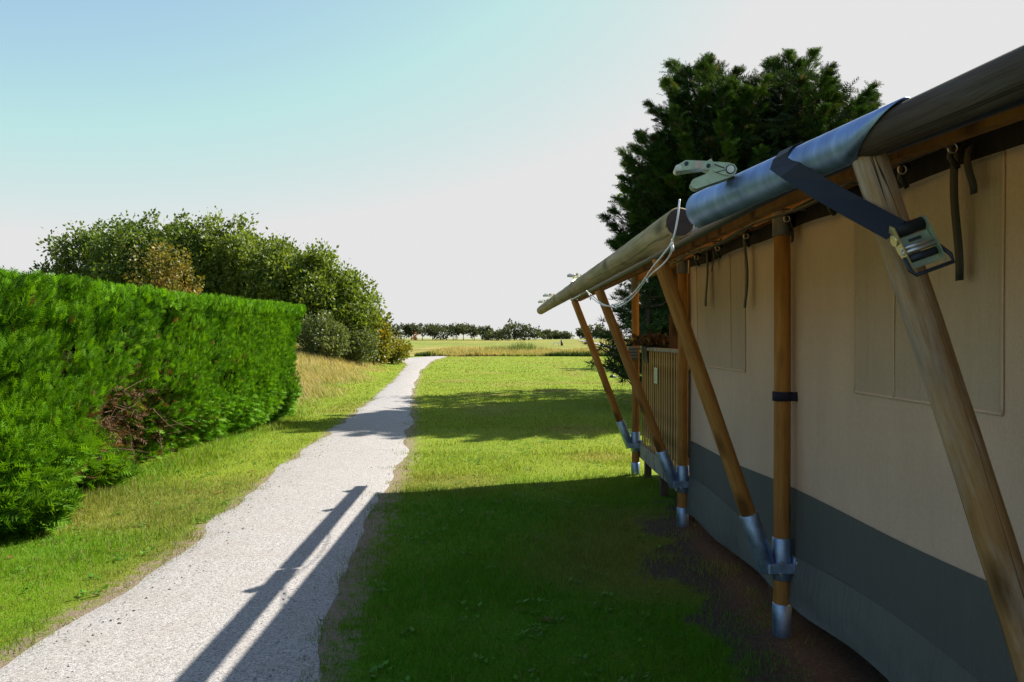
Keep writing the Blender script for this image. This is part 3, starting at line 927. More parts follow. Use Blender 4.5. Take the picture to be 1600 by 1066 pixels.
# cypress behind the tent
def cypress():
    g = np.random.default_rng(5)
    D = 19.5
    q_ = D / 22.0
    k_ = D / FPX
    def xz(px, py): return ((px - 800) * k_, EYE + (HOR - py) * k_)
    gx = 6.6 * q_
    root = thing('cypress_tree', 'tall dark green cypress towering behind the tent roof', 'tree', (gx, D, 0))
    mb = MB()
    trunk_mb(mb, (5.6 * q_, D, -.1), (5.6 * q_, D, 7.3), .3, .05, 0, 0, 3)
    trunk_mb(mb, (7.6 * q_, D + .5, -.1), (7.7 * q_, D, 7.5), .26, .05, 0, 0, 4)
    zl = [0.5, 1.6, 3.0, 4.47, 5.28, 6.27, 7.35, 8.2, 8.78, 9.3, 9.7]
    xl = [4.6, 3.7, 3.2, 2.95, 2.75, 3.2, 3.45, 4.15, 4.3, 4.8, 5.4]
    xr = [8.5, 9.5, 10.2, 10.5, 10.6, 10.5, 10.3, 10.0, 9.4, 8.6, 7.8]
    zl = [EYE + (z - EYE) * q_ for z in zl]; xl = [x * q_ for x in xl]; xr = [x * q_ for x in xr]
    tips = []
    for i in range(380):
        z = .8 + 6.75 * g.random() ** .9
        l, r = np.interp(z, zl, xl), np.interp(z, zl, xr)
        cx, rx = (l + r) / 2, (r - l) / 2
        a = g.random() * 6.283
        q = .82 + .22 * g.random()
        tips.append((cx + rx * q * math.cos(a), D + min(rx, 3.6) * q * math.sin(a), z - .15))
    for px, py in [(1052, 78), (1060, 108), (1095, 92), (1108, 80), (1135, 118), (1165, 125), (1205, 84), (1222, 68), (1238, 96), (1256, 84), (1280, 110), (1335, 150), (1360, 138), (1048, 140), (1015, 150), (1000, 215), (985, 235), (962, 300), (955, 345), (1065, 66), (1075, 95), (1113, 68), (1126, 85), (1140, 102), (1228, 76), (1215, 92), (1250, 90), (1265, 105), (1290, 98), (1305, 120), (1345, 126), (1378, 128), (1368, 150),
                   (1032, 130), (1045, 110), (982, 210), (978, 240), (1005, 190), (972, 268), (946, 326), (958, 318), (962, 366), (1020, 165), (1085, 110), (1155, 112), (1190, 118), (1320, 140), (1340, 165)]:
        x, z = xz(px, py)
        tips.append((x, D + g.normal() * .6, z - .22))
    pos = []; ax = []; sd = []; sz = []; cl = []
    for t in tips:
        t = Vector(t)
        sx = (5.6 if t.x < 6.5 * q_ else 7.6) * q_
        root_p = Vector((sx + g.normal() * .2, D + .2 * g.normal(), max(.4, t.z - .75 - .22 * (Vector((t.x - sx, t.y - D, 0)).length))))
        L = (t - root_p).length
        mid = root_p.lerp(t, .55) - Vector((0, 0, .10 * L))
        mb.tube([root_p, mid, t], [.045, .028, .006], 4, False)
        tone = g.random()
        m = 165
        s = 1 - .62 * g.random(m) ** 1.3
        for j in range(m):
            p = root_p.lerp(mid, s[j] / .55) if s[j] < .55 else mid.lerp(t, (s[j] - .55) / .45)
            w = .56 * (1.02 - s[j]) ** 1.0 + .025
            o = Vector((g.normal(), g.normal(), g.normal() * .28)) * w * .66
            pos.append(p + o)
            d = (t - mid).normalized()
            ax.append(d * 1.0 + o.normalized() * .6 + Vector((g.normal() * .3, g.normal() * .3, -.02 + g.normal() * .2)))
            sd.append(Vector((g.normal(), g.normal(), g.normal() * .5)))
            sz.append(.15 + .16 * g.random())
            b = np.array([.014, .036, .010]) * (1 - tone) + np.array([.062, .112, .020]) * tone
            if g.random() < .05: b = np.array([.10, .075, .04])
            cl.append(b * (.6 + .8 * g.random()))
        for _ in range(5):                               # the pointed leader of each plume
            pos.append(t - d * .12); ax.append(d + Vector((g.normal() * .25, g.normal() * .25, g.normal() * .15))); sd.append(Vector((g.normal(), g.normal(), g.normal()))); sz.append(.28 + .12 * g.random()); cl.append(b * (.8 + .5 * g.random()))
    for _ in range(12000):                                # dark filler sprays inside the crown
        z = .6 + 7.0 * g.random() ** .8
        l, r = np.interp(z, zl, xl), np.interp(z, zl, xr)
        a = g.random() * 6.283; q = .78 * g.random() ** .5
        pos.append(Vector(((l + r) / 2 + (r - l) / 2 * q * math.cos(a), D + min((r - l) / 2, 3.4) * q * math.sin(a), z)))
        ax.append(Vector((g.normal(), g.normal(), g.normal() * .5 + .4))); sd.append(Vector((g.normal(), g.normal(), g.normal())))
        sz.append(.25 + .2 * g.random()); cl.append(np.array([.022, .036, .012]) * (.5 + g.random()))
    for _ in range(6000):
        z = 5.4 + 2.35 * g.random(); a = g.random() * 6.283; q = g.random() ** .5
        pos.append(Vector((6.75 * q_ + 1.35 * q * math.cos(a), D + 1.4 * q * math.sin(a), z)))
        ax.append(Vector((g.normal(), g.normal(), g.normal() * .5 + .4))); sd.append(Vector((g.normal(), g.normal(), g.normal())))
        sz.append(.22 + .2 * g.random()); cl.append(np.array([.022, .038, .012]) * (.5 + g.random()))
    mb.build('trunk', M['bark'], root, fix=False)
    A_ = lambda q: np.array([tuple(v) for v in q])
    cloud('crown', M['needle'], *SPRAY_T, A_(pos), A_(ax), A_(sd), np.array(sz), np.array(cl), root, droop=.2)
cypress()

# pines seen under the eave
def pine(label, px, d, top_y, rx, seed, n_b=46):
    g = np.random.default_rng(seed)
    c0 = at(px, top_y, d)
    zb = float(gz(c0.x, d)); H = c0.z - zb
    root = thing('pine_tree', label, 'tree', (c0.x, d, zb), 'pines behind the veranda')
    mb = MB(); trunk_mb(mb, (c0.x, d, zb - .1), (c0.x, d, zb + H * .9), .16, .04, 0, 0, seed)
    pos = []; ax = []
    for i in range(n_b):
        t = .12 + .86 * g.random()
        p = Vector((c0.x, d, zb + H * t))
        a = g.random() * 6.283; l = rx * (1.15 - .7 * t) * (.6 + .5 * g.random())
        e = p + Vector((math.cos(a) * l, math.sin(a) * l, .25 * l + .3 * g.random()))
        mb.tube([p, p.lerp(e, .5) - Vector((0, 0, .1)), e], [.04, .028, .012], 4, False)
        for j in range(9):
            q = p.lerp(e, .35 + .65 * g.random()) + Vector((g.normal() * .16, g.normal() * .16, g.normal() * .1 + .05))
            for _ in range(34):
                v = Vector((g.normal(), g.normal(), g.normal() * .7 + .5)).normalized()
                pos.append(q + v * .03); ax.append(v)
    mb.build('trunk', M['bark'], root, fix=False)
    n = len(pos)
    c = np.array([.022, .045, .014]) * (.5 + 1.3 * g.random((n, 1)))
    lt = g.random(n) < .2; c[lt] = np.array([.07, .12, .03])
    cloud('crown', M['needle'], *NEED, np.array([tuple(p) for p in pos]), np.array([tuple(p) for p in ax]), g.normal(size=(n, 3)), .13 + .09 * g.random(n), c, root)
pine('blue green pine seen between the veranda posts under the eave', 1012, 17.5, 425, 1.25, 61)
pine('shadowed pine behind the veranda railing and brown boards', 1075, 19, 415, 1.7, 62)

# tall pine off to the right whose shade crosses the far lawn
broad_tree('lawn_tree', 'broad dark tree far behind the tent at the lawn edge', 1150, 47, 310, 3.2, cols=G1, seed=66, nclump=60, nleaf=60, leaf=.3)

broad_tree('lawn_tree', 'added leafy dark tree almost hidden behind the tall cypress, deepening the lawn shadow', 1132, 25, 190, 2.7, cols=G1, seed=67, nclump=90, nleaf=70, leaf=.24)  # unseen tree added to deepen the shadow across the lawn

# ---- trees on the horizon
far_g = 'small trees along the golf course horizon'
hz = [(607, 214, 514, 1.7, 'small low tree at the left end of the far tree line'),
      (626, 212, 511, 1.9, 'second small tree from the left end of the far tree line'),
      (643, 210, 511, 1.6, 'open far tree above the rust coloured shrub'),
      (660, 208, 509, 2.0, 'flat topped far tree just right of the rust coloured shrub'),
      (676, 212, 511, 1.7, 'thin far tree with sky showing beneath its crown'),
      (692, 208, 510, 2.0, 'dense dark far tree in the middle of the tree line'),
      (708, 210, 510, 2.0, 'rounded far tree right of the dense dark one'),
      (724, 212, 511, 2.1, 'flat far tree above the hump of the golf green'),
      (741, 210, 512, 2.0, 'last far tree of the long line left of the gap'),
      (762, 205, 514, 1.7, 'small dark tree beside the big round far tree'),
      (779, 196, 515, 2.0, 'leaning green bush left of the big round far tree'),
      (804, 182, 505, 3.0, 'biggest round dark tree on the golf course'),
      (826, 180, 518, 1.9, 'low green bush right of the biggest round far tree'),
      (853, 215, 518, 1.4, 'small pointed far tree standing alone past the bushes'),
      (868, 218, 522, 1.6, 'low far bush left of the white bench'),
      (882, 214, 519, 1.6, 'low far tree behind the white bench'),
      (912, 212, 515, 1.7, 'far tree half hidden by the thin outer strut'),
      (926, 210, 511, 2.0, 'spreading far pine right of the thin outer strut'),
      (941, 212, 516, 1.8, 'far tree at the right before the second strut'),
      (957, 214, 520, 1.4, 'small far tree right of the second strut')]
FG = ((.030, .045, .022), (.085, .10, .042))
for i, (px, d, ty, rx, lab) in enumerate(hz):
    broad_tree('far_tree', lab, px, d, ty - 1.0 - 6 * ((i * 7) % 5) / 5 + 2, rx * (.85 + 1.25 * ((i * 11) % 7) / 7), cols=FG, seed=100 + i, nclump=44, nleaf=30, leaf=.45, group=far_g, low=(.34, .05, .26, .40)[i % 4] if i < 9 or i == 17 else .02)
broad_tree('rust_shrub', 'small rust orange shrub at the foot of the far tree line', 649, 205, 521, .9, cols=((.30, .10, .03), (.5, .18, .05)), seed=130, nclump=10, nleaf=20, leaf=.35, low=0, cat='shrub')

# ------------------------------------------------------------------ the tent
tent = thing('safari_tent', 'sand coloured canvas safari tent on round timber posts', 'tent', (1.5, 4.3, 0))
def log_x(d): return float(np.interp(d, [.2, .6, 1.5, 2.67, 2.87, 9.6], [1.34, 1.24, .98, .643, .614, .353]))
def log_z(d): return EYE + float(np.interp(d, [.2, .6, 1.5, 2.67, 2.87, 9.6], [.60, .575, .514, .436, .427, .353]))
def logp(d): return Vector((log_x(d), d, log_z(d)))

# outer eave logs, right behind one another
l1 = pole('eave_log', logp(9.6), logp(6.66), .050, .053, M['log'], tent, 18, 24, .03)
l2 = pole('eave_log', logp(6.62), logp(2.87), .053, .057, M['log'], tent, 24, 28, .03, .006)
e = (logp(2.87) - logp(6.6)).normalized()
sub(steel('cut_end', logp(2.872), logp(2.872) + e * .006, .050, M['log_end'], None), l2)
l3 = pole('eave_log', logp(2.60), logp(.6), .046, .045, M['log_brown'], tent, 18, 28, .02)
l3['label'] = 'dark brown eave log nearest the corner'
e = (logp(2.87) - logp(2.2)).normalized()
sub(steel('cut_end', logp(2.60) + Vector((0, .0005, 0)), logp(2.6) + e * .005, .042, M['log_end'], None), l3)
# steel sleeve over the joint, cut obliquely at its near end, open underneath
A0, A1 = logp(2.66), logp(1.70)
ed = (A1 - A0).normalized()
out = Vector((-1, -.25, 0)); out = (out - ed * out.dot(ed)).normalized()
up = ed.cross(out); up = up if up.z > 0 else -up
mb = MB(); NA, NL = 30, 14
vs = []; fs = []
for lay, dr in ((0, 0), (1, -.0035)):
    for i in range(NL + 1):
        for k in range(NA + 1):
            a = R(-78 + 225 * k / NA)                   # 0 faces outwards, 90 up
            length = (A1 - A0).length * (.88 + .085 * math.sin(a - .2) - .04 * (1 - math.cos(a)))
            t = i / NL
            r = (.063 + (.053 - .063) * t) + dr
            vs.append(A0 + ed * (length * t) + (out * math.cos(a) + up * math.sin(a)) * r)
W = NA + 1; LN = (NL + 1) * W
for i in range(NL):
    for k in range(NA):
        a = i * W + k
        fs.append((a, a + 1, a + W + 1, a + W))
        fs.append((LN + a + W, LN + a + W + 1, LN + a + 1, LN + a))
for k in range(NA):
    fs.append((k, LN + k, LN + k + 1, k + 1)); a = NL * W + k
    fs.append((a + 1, LN + a + 1, LN + a, a))
for i in range(NL):
    a = i * W; fs.append((a, a + W, LN + a + W, LN + a)); a = i * W + NA
    fs.append((LN + a, LN + a + W, a + W, a))
mb.add(vs, fs, True)
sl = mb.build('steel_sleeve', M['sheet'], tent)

# pipe the roof cloth hangs from, and timber purlins under the roof
def pipe_p(d):
    x = float(np.interp(d, [.2, .6, 1.5, 2.0, 2.5, 9.4], [1.40, 1.30, 1.05, .905, .80, .725]))
    z = float(np.interp(d, [.2, .6, 1.5, 2.6, 9.4], [.585, .56, .50, .452, .475]))
    return Vector((x, d, EYE + z))
mb = MB().tube([pipe_p(d) for d in np.linspace(9.4, 1.4, 26)], .025, 14)
mb.build('eave_pipe', M['dark_steel'], tent)
def plank_along(name, offx, offz, d0, d1, w, h, mat):
    mb = MB(); ds = np.linspace(d0, d1, 18); vs = []; fs = []
    for d in ds:
        c = pipe_p(d) + Vector((offx(d), 0, offz(d)))
        for (a, b) in ((-w / 2, -h / 2), (w / 2, -h / 2), (w / 2, h / 2), (-w / 2, h / 2)):
            vs.append(c + Vector((a, 0, b)))
    for i in range(len(ds) - 1):
        for k in range(4):
            fs.append((4 * i + k, 4 * i + (k + 1) % 4, 4 * i + 4 + (k + 1) % 4, 4 * i + 4 + k))
    fs += [(3, 2, 1, 0), tuple(4 * (len(ds) - 1) + k for k in range(4))]
    mb.add(vs, fs)
    return mb.build(name, mat, tent)
plank_along('eave_board', lambda d: .075, lambda d: .004, 9.35, .5, .035, .055, M['plank'])
def wall_x(d): return 1.60 - .010 * d
mb = MB()
mb.tube([(wall_x(d) - .42, d, 2.225) for d in np.linspace(9.3, -1, 8)], .03, 10)
mb.build('purlin', M['plank'], tent)
mb = MB().box((0, 0, 0), (.05, 10.6, .10))
o = mb.build('wall_plate', M['plank'], tent); o.location = (1.49, 4.0, 2.325)
o.matrix_parent_inverse = PINV[tent.name]

# roof canvas, two slopes
mb = MB(); vs = []; fs = []
ds = np.linspace(9.4, .35, 40)
sec = 26
for i, d in enumerate(ds):
    p0 = pipe_p(max(d, .2)) + Vector((-.0, 0, .027))
    prof = [(p0.x - .01, p0.z - .035), (p0.x + .0, p0.z), (1.55, 2.405), (3.0, 3.0), (4.5, 2.42), (5.35, 2.0)]
    dd = [0, 0, .25, 1.1, 1.4, 1.6]
    for (x, z), e_ in zip(prof, dd):
        t = (d - .35) / (9.4 - .35)
        vs.append((x, d + e_ * sstep(.75, 1, t), z + .010 * math.sin(d * 2.7) * (1 if 2 < x < 5 else 0)))
n_ = 6
for i in range(len(ds) - 1):
    for k in range(n_ - 1):
        a = i * n_ + k
        fs.append((a, a + 1, a + n_ + 1, a + n_))
# carry the roof on behind the viewer
b = len(vs)
for y_ in (.35, -6):
    for k in range(n_): pass
last = (len(ds) - 1) * n_
ext = [(v[0], -6.0, v[2]) for v in vs[last:last + n_]]
vs += ext
for k in range(n_ - 1): fs.append((last + k, last + k + 1, b + k + 1, b + k))
mb.add(vs, fs, True)
roof = mb.build('roof', M['canvas_roof'], tent)
# pale hem of the roof cloth lying along the sleeve
mb = MB(); vs = []; fs = []
dsl = np.linspace(2.55, 1.84, 16)
for i, d in enumerate(dsl):
    p = logp(d); t = i / 15
    hh = .018 + .012 * math.sin(t * math.pi)
    for (ox, oz) in ((.030, .050), (.020, .054 + hh * .5), (.05, .056 + hh * .5), (.085, .048)):
        vs.append((p.x + ox, d, p.z + oz + .004 * math.sin(d * 21)))
for i in range(15):
    for k in range(3):
        a = 4 * i + k; fs.append((a, a + 1, a + 5, a + 4))
mb.add(vs, fs, True)
hem = mb.build('roof_hem', M['canvas_hem'], tent)
sm = hem.modifiers.new('thick', 'SOLIDIFY'); sm.thickness = .003; sm.offset = 0

# canvas side wall
def grid_cloth(name, d0, d1, zf, nd, nz, xf, mat, parent, smooth=True):
    """zf(d) -> (z_low, z_high); xf(d, t, z)"""
    vs = []; fs = []
    for i in range(nd + 1):
        d = d0 + (d1 - d0) * i / nd
        z0, z1 = zf(d)
        for j in range(nz + 1):
            t = j / nz
            z = z0 + (z1 - z0) * t
            vs.append((float(xf(d, t, z)), d, z))
    for i in range(nd):
        for j in range(nz):
            a = i * (nz + 1) + j
            fs.append((a, a + 1, a + nz + 2, a + nz + 1))
    return MB().add(vs, fs, smooth).build(name, mat, parent, fix=False)
seam = lambda d: .81 - .020 * (d - 2.4) + .012 * math.sin((d - 4.3) / 2.45 * math.pi) ** 2 * -1
def wob(d, z):
    return (vnoise(d, z, 1.3, 70) - .5) * .018 + (vnoise(d * 5, z, .9, 71) - .5) * .008 * (1 if z > 1.3 else .4)
DW = 6.72
grid_cloth('canvas_wall', -6, DW, lambda d: (seam(d), 2.30), 240, 26, lambda d, t, z: wall_x(d) + wob(d, z), M['canvas'], tent)
grid_cloth('base_band', -6, DW, lambda d: (.30, seam(d) + .006), 240, 8, lambda d, t, z: wall_x(d) - .005 + wob(d, z) - .012 * (1 - t), M['canvas_base'], tent)
def skirt_x(d, t, z):
    fold = (vnoise(d, 0 * d, 1.7, 72) - .4) * .06 + (vnoise(d, t * 2, 4.0, 73) - .5) * .035
    return wall_x(d) - .018 - (1 - t) ** 1.4 * (.022 + fold * .5) - .010 * math.sin(t * 3.1)
grid_cloth('ground_skirt', -3, DW + .05, lambda d: (.205 - .028 * (d - 3.2) + .016 * math.sin(d * 4.2), .44 - .012 * (d - 4) + .03 * math.sin(d * 2.1 + 1)), 200, 10, skirt_x, M['canvas_skirt'], tent)
# front wall behind the veranda and floor
mb = MB().add([(wall_x(DW), DW, .30), (5.0, DW, .30), (5.0, DW, 2.45), (3.0, DW, 3.10), (wall_x(DW), DW, 2.45)], [(0, 1, 2, 3, 4)])
mb.build('front_wall', M['canvas'], tent)
mb = MB().box((3.3, .4, .24), (3.2, 12.4, .1))
mb.build('tent_floor', M['plank_brown'], tent)
mb = MB().add([(5.0, -6, .3), (5.0, DW, .3), (5.0, DW, 2.3), (5.0, -6, 2.3)], [(0, 1, 2, 3)])
mb.build('far_wall', M['canvas'], tent)
for d in (3.2, 4.75, 6.2):
    MB().box((1.585, d, .10), (.05, .05, .36)).build('floor_leg', M['plank_brown'], tent)
# black valance under the roof
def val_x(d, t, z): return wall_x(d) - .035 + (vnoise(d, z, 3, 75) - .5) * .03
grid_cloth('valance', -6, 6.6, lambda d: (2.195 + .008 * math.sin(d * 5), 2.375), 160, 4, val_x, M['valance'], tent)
# window flaps: raised cloth with stitched hems
def flap(d0, d1, z0, z1, div):
    p = grid_cloth('window_flap', d0, d1, lambda d: (z0, z1), 60, 12, lambda d, t, z: wall_x(d) - .003 + wob(d, z) + .004 * math.sin(d * 40) * (t ** .5) * .6, M['canvas_win'], tent)
    mb = MB()
    def strip(a, b, c, d_):
        vs = []; n = 24
        for i in range(n + 1):
            t = i / n; dd = a + (b - a) * t; zz = c + (d_ - c) * t
            for s in (-1, 1):
                q = .006 * s
                y_, z_ = (dd + q, zz) if abs(b - a) < abs(d_ - c) else (dd, zz + q)
                vs.append((wall_x(y_) - .0045 + float(wob(y_, z_)), y_, z_))
        mb.add(vs, [(2 * i, 2 * i + 1, 2 * i + 3, 2 * i + 2) for i in range(n)], True)
    strip(d0, d1, z0, z0)
    for q in [d0, d1] + div: strip(q, q + .001, z0, z1)
    h = mb.build('stitched_hem', M['canvas_hem'], None, fix=False)
    s = h.modifiers.new('thick', 'SOLIDIFY'); s.thickness = .003; s.offset = 0
    sub(h, p)
flap(5.2, 6.5, 1.385, 2.2, [5.55, 5.95])
flap(2.5, 3.57, 1.36, 2.2, [3.2])

# posts with steel fittings and struts
POST = [(1.49, 1.85), (1.481, 4.3), (1.471, 6.75), (1.449, 9.2)]
STR = [((1.42, 1.9, .33), (.868, 1.93, 2.075)), ((1.395, 4.3, .36), (.80, 4.28, 2.045)), ((1.395, 6.75, .36), (.752, 6.75, 2.02)), ((1.375, 9.2, .36), (.73, 9.2, 2.05))]
plab = ['round pine post nearest the corner', 'round pine post with a navy strap round it', 'round pine post at the end of the canvas wall', 'round pine post at the front of the veranda']
slab_ = ['weathered grey brown strut with long cracks and a ratchet tied to it', 'honey pine strut nearest the navy strapped post', 'honey pine strut at the end of the canvas wall', 'thin looking pine strut at the front of the veranda']
for i, (x, d) in enumerate(POST):
    p = pole('post', (x, d, -.05), (x, d, 2.34), .046, .043, M['wood'], tent, 16, 20)
    p['label'] = plab[i]
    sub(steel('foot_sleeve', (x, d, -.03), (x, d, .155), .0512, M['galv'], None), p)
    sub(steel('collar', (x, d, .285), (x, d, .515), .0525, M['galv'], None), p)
    sub(steel('top_sleeve', (x, d, 2.165), (x, d, 2.375), .0500, M['grey_paint'], None), p)
    mb = MB()
    mb.box((x - .02, d - .02, .355), (.15, .10, .055), None, .006)
    mb.box((x + .06, d - .01, .36), (.03, .10, .11), None, .006)
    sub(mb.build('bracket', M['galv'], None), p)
    for zz in (.33, .39):
        sub(MB().tube([(x + .06, d - .085, zz), (x + .06, d - .06, zz)], .012, 6).build('bolt', M['bolt'], None), p)
        sub(MB().tube([(x - .03, d - .078, zz), (x - .03, d - .065, zz)], .010, 6).build('bolt', M['bolt'], None), p)
for i, (a, b) in enumerate(STR):
    a = Vector(a); b = Vector(b)
    s = pole('strut', a, b, .043 if i else .047, .040 if i else .041, M['wood_old'] if i == 0 else M['wood'], tent, 20, 22, .03, .006)
    s['label'] = slab_[i]
    u = (b - a).normalized()
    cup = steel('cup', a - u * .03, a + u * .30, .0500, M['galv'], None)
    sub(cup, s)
    if i == 0:
        for q in ((.62, -.2), (.70, .3), (.64, .8)):
            nn = Vector((-.2, -1, 0)).normalized()
            c = a + u * (b - a).length * (1 - q[0]) + nn * .034 + Vector((.014 * q[1], 0, 0))
            sub(MB().tube([c, c + nn * .009], .006, 8).build('screw', M['bolt'], None), s)
# navy strap round the second post, fixed to the wall
mb = MB()
x, d = POST[1]
mb.tube([(x, d, 1.262), (x, d, 1.312)], .0515, 24)
mb.box((x + .075, d - .038, 1.287), (.10, .004, .05))
mb.box((x + .118, d - .044, 1.287), (.022, .012, .056))
mb.build('post_strap', M['navy_web'], tent)
# tie straps hanging from the valance
def ribbon(pts, w, thick=.003, wdir=Vector((0, 1, 0))):
    vs = []; n = len(pts)
    for p in pts:
        p = Vector(p)
        for s in (-1, 1): vs.append(p + wdir * w / 2 * s)
    m = MB().add(vs, [(2 * i, 2 * i + 1, 2 * i + 3, 2 * i + 2) for i in range(n - 1)], True)
    return m
def add_solid(o, t=.003):
    s = o.modifiers.new('thick', 'SOLIDIFY'); s.thickness = t; s.offset = 0
    return o
for (d, z1, z0, w, rot) in [(2.68, 2.26, 1.80, .050, .1), (5.98, 2.26, 1.85, .070, .1), (5.02, 2.26, 1.80, .060, .1), (2.60, 2.24, 2.08, .045, .2), (5.8, 2.25, 2.10, .05, .2), (4.22, 2.3, 2.12, .05, .2)]:
    pts = []
    for i in range(9):
        t = i / 8
        pts.append((wall_x(d) - .055 + .008 * math.sin(t * 5 + d), d + .012 * math.sin(t * 4 + d * 3), z1 + (z0 - z1) * t))
    o = ribbon(pts, w, wdir=Vector((.5 * rot, 1, 0)).normalized()).build('tie_strap', M['black_web'], tent, fix=False)
    add_solid(o)
# toggles, hooks and a black cable under the eave
for d in (2.62, 2.95, 3.6, 4.15, 4.85, 5.5, 6.1):
    x = wall_x(d) - .10
    mb = MB()
    mb.tube([(x + .05, d, 2.36), (x + .02, d - .01, 2.30), (x, d, 2.26)], .009, 6)
    mb.tube([(x - .03, d - .03, 2.262), (x + .03, d + .03, 2.255)], .013, 8)
    mb.tube([(x, d, 2.27), (x - .005, d + .01, 2.21), (x + .02, d + .005, 2.17)], .010, 6)
    sub_t = mb.build('toggle', M['black'], tent)
    sub(MB().tube([(x - .008 + .016 * math.cos(a), d - .012, 2.235 + .016 * math.sin(a)) for a in np.linspace(0, 6.283, 13)], .003, 6, False).build('ring', M['bolt'], None), sub_t)
mb = MB()
mb.tube([(wall_x(d) - .25 + .01 * math.sin(d * 3), d, 2.20 + .025 * math.sin(d * 2.56) ** 2) for d in np.linspace(1.0, 6.7, 40)], .008, 6)
mb.tube([(wall_x(d) - .31 + .01 * math.sin(d * 2), d, 2.17 + .03 * math.sin(d * 1.9) ** 2) for d in np.linspace(1.0, 6.7, 40)], .006, 6)
mb.build('cable', M['black'], tent)
for d in np.arange(1.3, 6.7, .62):
    MB().box((wall_x(d) - .32, d, 2.225), (.34, .028, .006)).build('bracket_strap', M['dark_steel'], tent)

# ---- veranda
mb = MB().box((3.2, 8.0, .325), (3.42, 2.45, .05))
mb.build('deck', M['slat_grey'], tent)
MB().box((1.515, 8.0, .30), (.04, 2.42, .17)).build('fascia_board', M['slat_grey'], tent)
for d in (7.0, 8.05, 9.0):
    MB().box((1.56, d, .10), (.07, .09, .34)).build('deck_leg', M['plank_brown'], tent)
for d in (9.02, 9.05):
    pass
rail = MB().box((1.52, 8.02, 1.49), (.07, 2.3, .035), None, .004).build('railing', M['slat_grey'], tent)
first = None
nsl = 19
for i in range(nsl):
    d = 6.95 + (9.1 - 6.95) * i / (nsl - 1)
    if first is None:
        s = MB().box((0, 0, 0), (.009, .050, 1.09), None, .002).build('slat', M['slat'], None)
        first = s
    else:
        s = first.copy(); COL.objects.link(s)
    s.location = (1.515 + random.gauss(0, .0015), d, .385 + 1.09 / 2)
    s.rotation_euler = (random.gauss(0, .004), 0, 0)
    s.parent = rail
    s.matrix_parent_inverse = world_of(rail).inverted()
for zz in (.52, 1.36):
    sub(MB().box((1.545, 8.02, zz), (.035, 2.25, .07)).build('batten', M['slat_grey'], None), rail)
sub(MB().box((1.60, 8.02, .93), (.012, 2.2, 1.06)).build('gap_shade_board', M['plank_brown'], None), rail)  # added dark board standing in for shade in the slat gaps
# brown plank screen above the railing
scr = MB().box((1.77, 8.06, 1.9), (.03, .04, .9)).build('plank_screen', M['plank_brown'], tent)
for i in range(6):
    sub(MB().box((1.655 + .098 * i, 8.02 + random.gauss(0, .002), 1.87), (.094, .022, 1.15), None, .002).build('plank', M['plank_brown'], None), scr)

# ------------------------------------------------------------------ things fixed to the tent
# planter hung on the front post
pl = thing('planter', 'black planter with brown withered plants hung by the front post', 'planter', (1.60, 8.75, 1.42))
mb = MB()
mb.prism([(-.10, -.10), (.10, -.10), (.125, .09), (-.125, .09)], .26, Matrix.Translation((1.60, 8.78, 1.43)))
mb.build('pot', M['black'], pl)
n = 900
g = RNG
pos = np.stack([1.60 + g.normal(size=n) * .10, 8.78 + g.normal(size=n) * .10, 1.52 + np.abs(g.normal(size=n)) * .035], 1)
c = np.array([.05, .032, .02]) * (.4 + 1.1 * g.random((n, 1)))
cloud('withered_plant', M['leaf'], *LEAF, pos, np.array([0, 0, 1.0]) + rand_dirs(n) * .8, rand_dirs(n), .04 + .05 * g.random(n), c, pl)
bx = thing('slatted_box', 'small grey slatted box fixed to the front veranda post', 'box', (1.40, 9.1, 1.37))
MB().box((1.40, 9.12, 1.44), (.11, .10, .15), None, .004).build('casing', M['grey_paint'], bx)
for zz in (1.395, 1.43, 1.465, 1.50):
    MB().box((1.40, 9.065, zz), (.112, .012, .018), Matrix.Rotation(.3, 3, 'X')).build('slat', M['slat_grey'], bx)
nt_ = thing('notice', 'small pale notice fixed to the veranda slats', 'notice', (1.50, 8.05, 1.22))
MB().box((1.497, 8.16, 1.22), (.004, .17, .165)).build('sheet', M['paper'], nt_)
mb = MB()
for k in range(5):
    mb.box((1.4945, 8.16, 1.275 - .024 * k), (.001, .11 - .02 * (k % 2), .006))
mb.build('printed_lines', M['grey_paint'], nt_)

# white string light cable looping along the eave
def smooth_path(pts, n=10):
    out_ = []
    P_ = [Vector(p) for p in pts]
    for i in range(len(P_) - 1):
        p0, p1, p2, p3 = P_[max(i - 1, 0)], P_[i], P_[i + 1], P_[min(i + 2, len(P_) - 1)]
        for k in range(n):
            t = k / n
            out_.append(.5 * ((2 * p1) + (p2 - p0) * t + (2 * p0 - 5 * p1 + 4 * p2 - p3) * t * t + (3 * p1 - p0 - 3 * p2 + p3) * t ** 3))
    out_.append(P_[-1]); return out_
cab = thing('string_light_cable', 'white twisted cable drooping from the steel sleeve along the eave', 'cable', tuple(at(1062, 312, 2.75)))
ca = smooth_path([at(1062, 312, 2.72), at(1058, 345, 2.70), at(1050, 378, 2.74), at(1036, 398, 3.0), at(1018, 420, 3.4), at(1000, 446, 3.9), at(985, 462, 4.4), at(965, 474, 4.9), at(945, 478, 5.4), at(925, 466, 5.9), at(912, 450, 6.3), at(905, 462, 6.9), at(890, 468, 7.4), at(880, 462, 7.9)])
MB().tube(ca, .0036, 6).build('strand', M['white_cord'], cab)
cb = []
for i, p in enumerate(smooth_path([at(1050, 378, 2.74), at(1043, 400, 3.0), at(1024, 424, 3.4), at(1003, 448, 3.9), at(982, 468, 4.4), at(962, 480, 4.9), at(940, 476, 5.4), at(922, 458, 5.9), at(913, 450, 6.3)])):
    cb.append(p + Vector((.006 * math.sin(i * .22), 0, .008 * math.cos(i * .22))))
MB().tube(cb, .0036, 6).build('strand', M['white_cord'], cab)
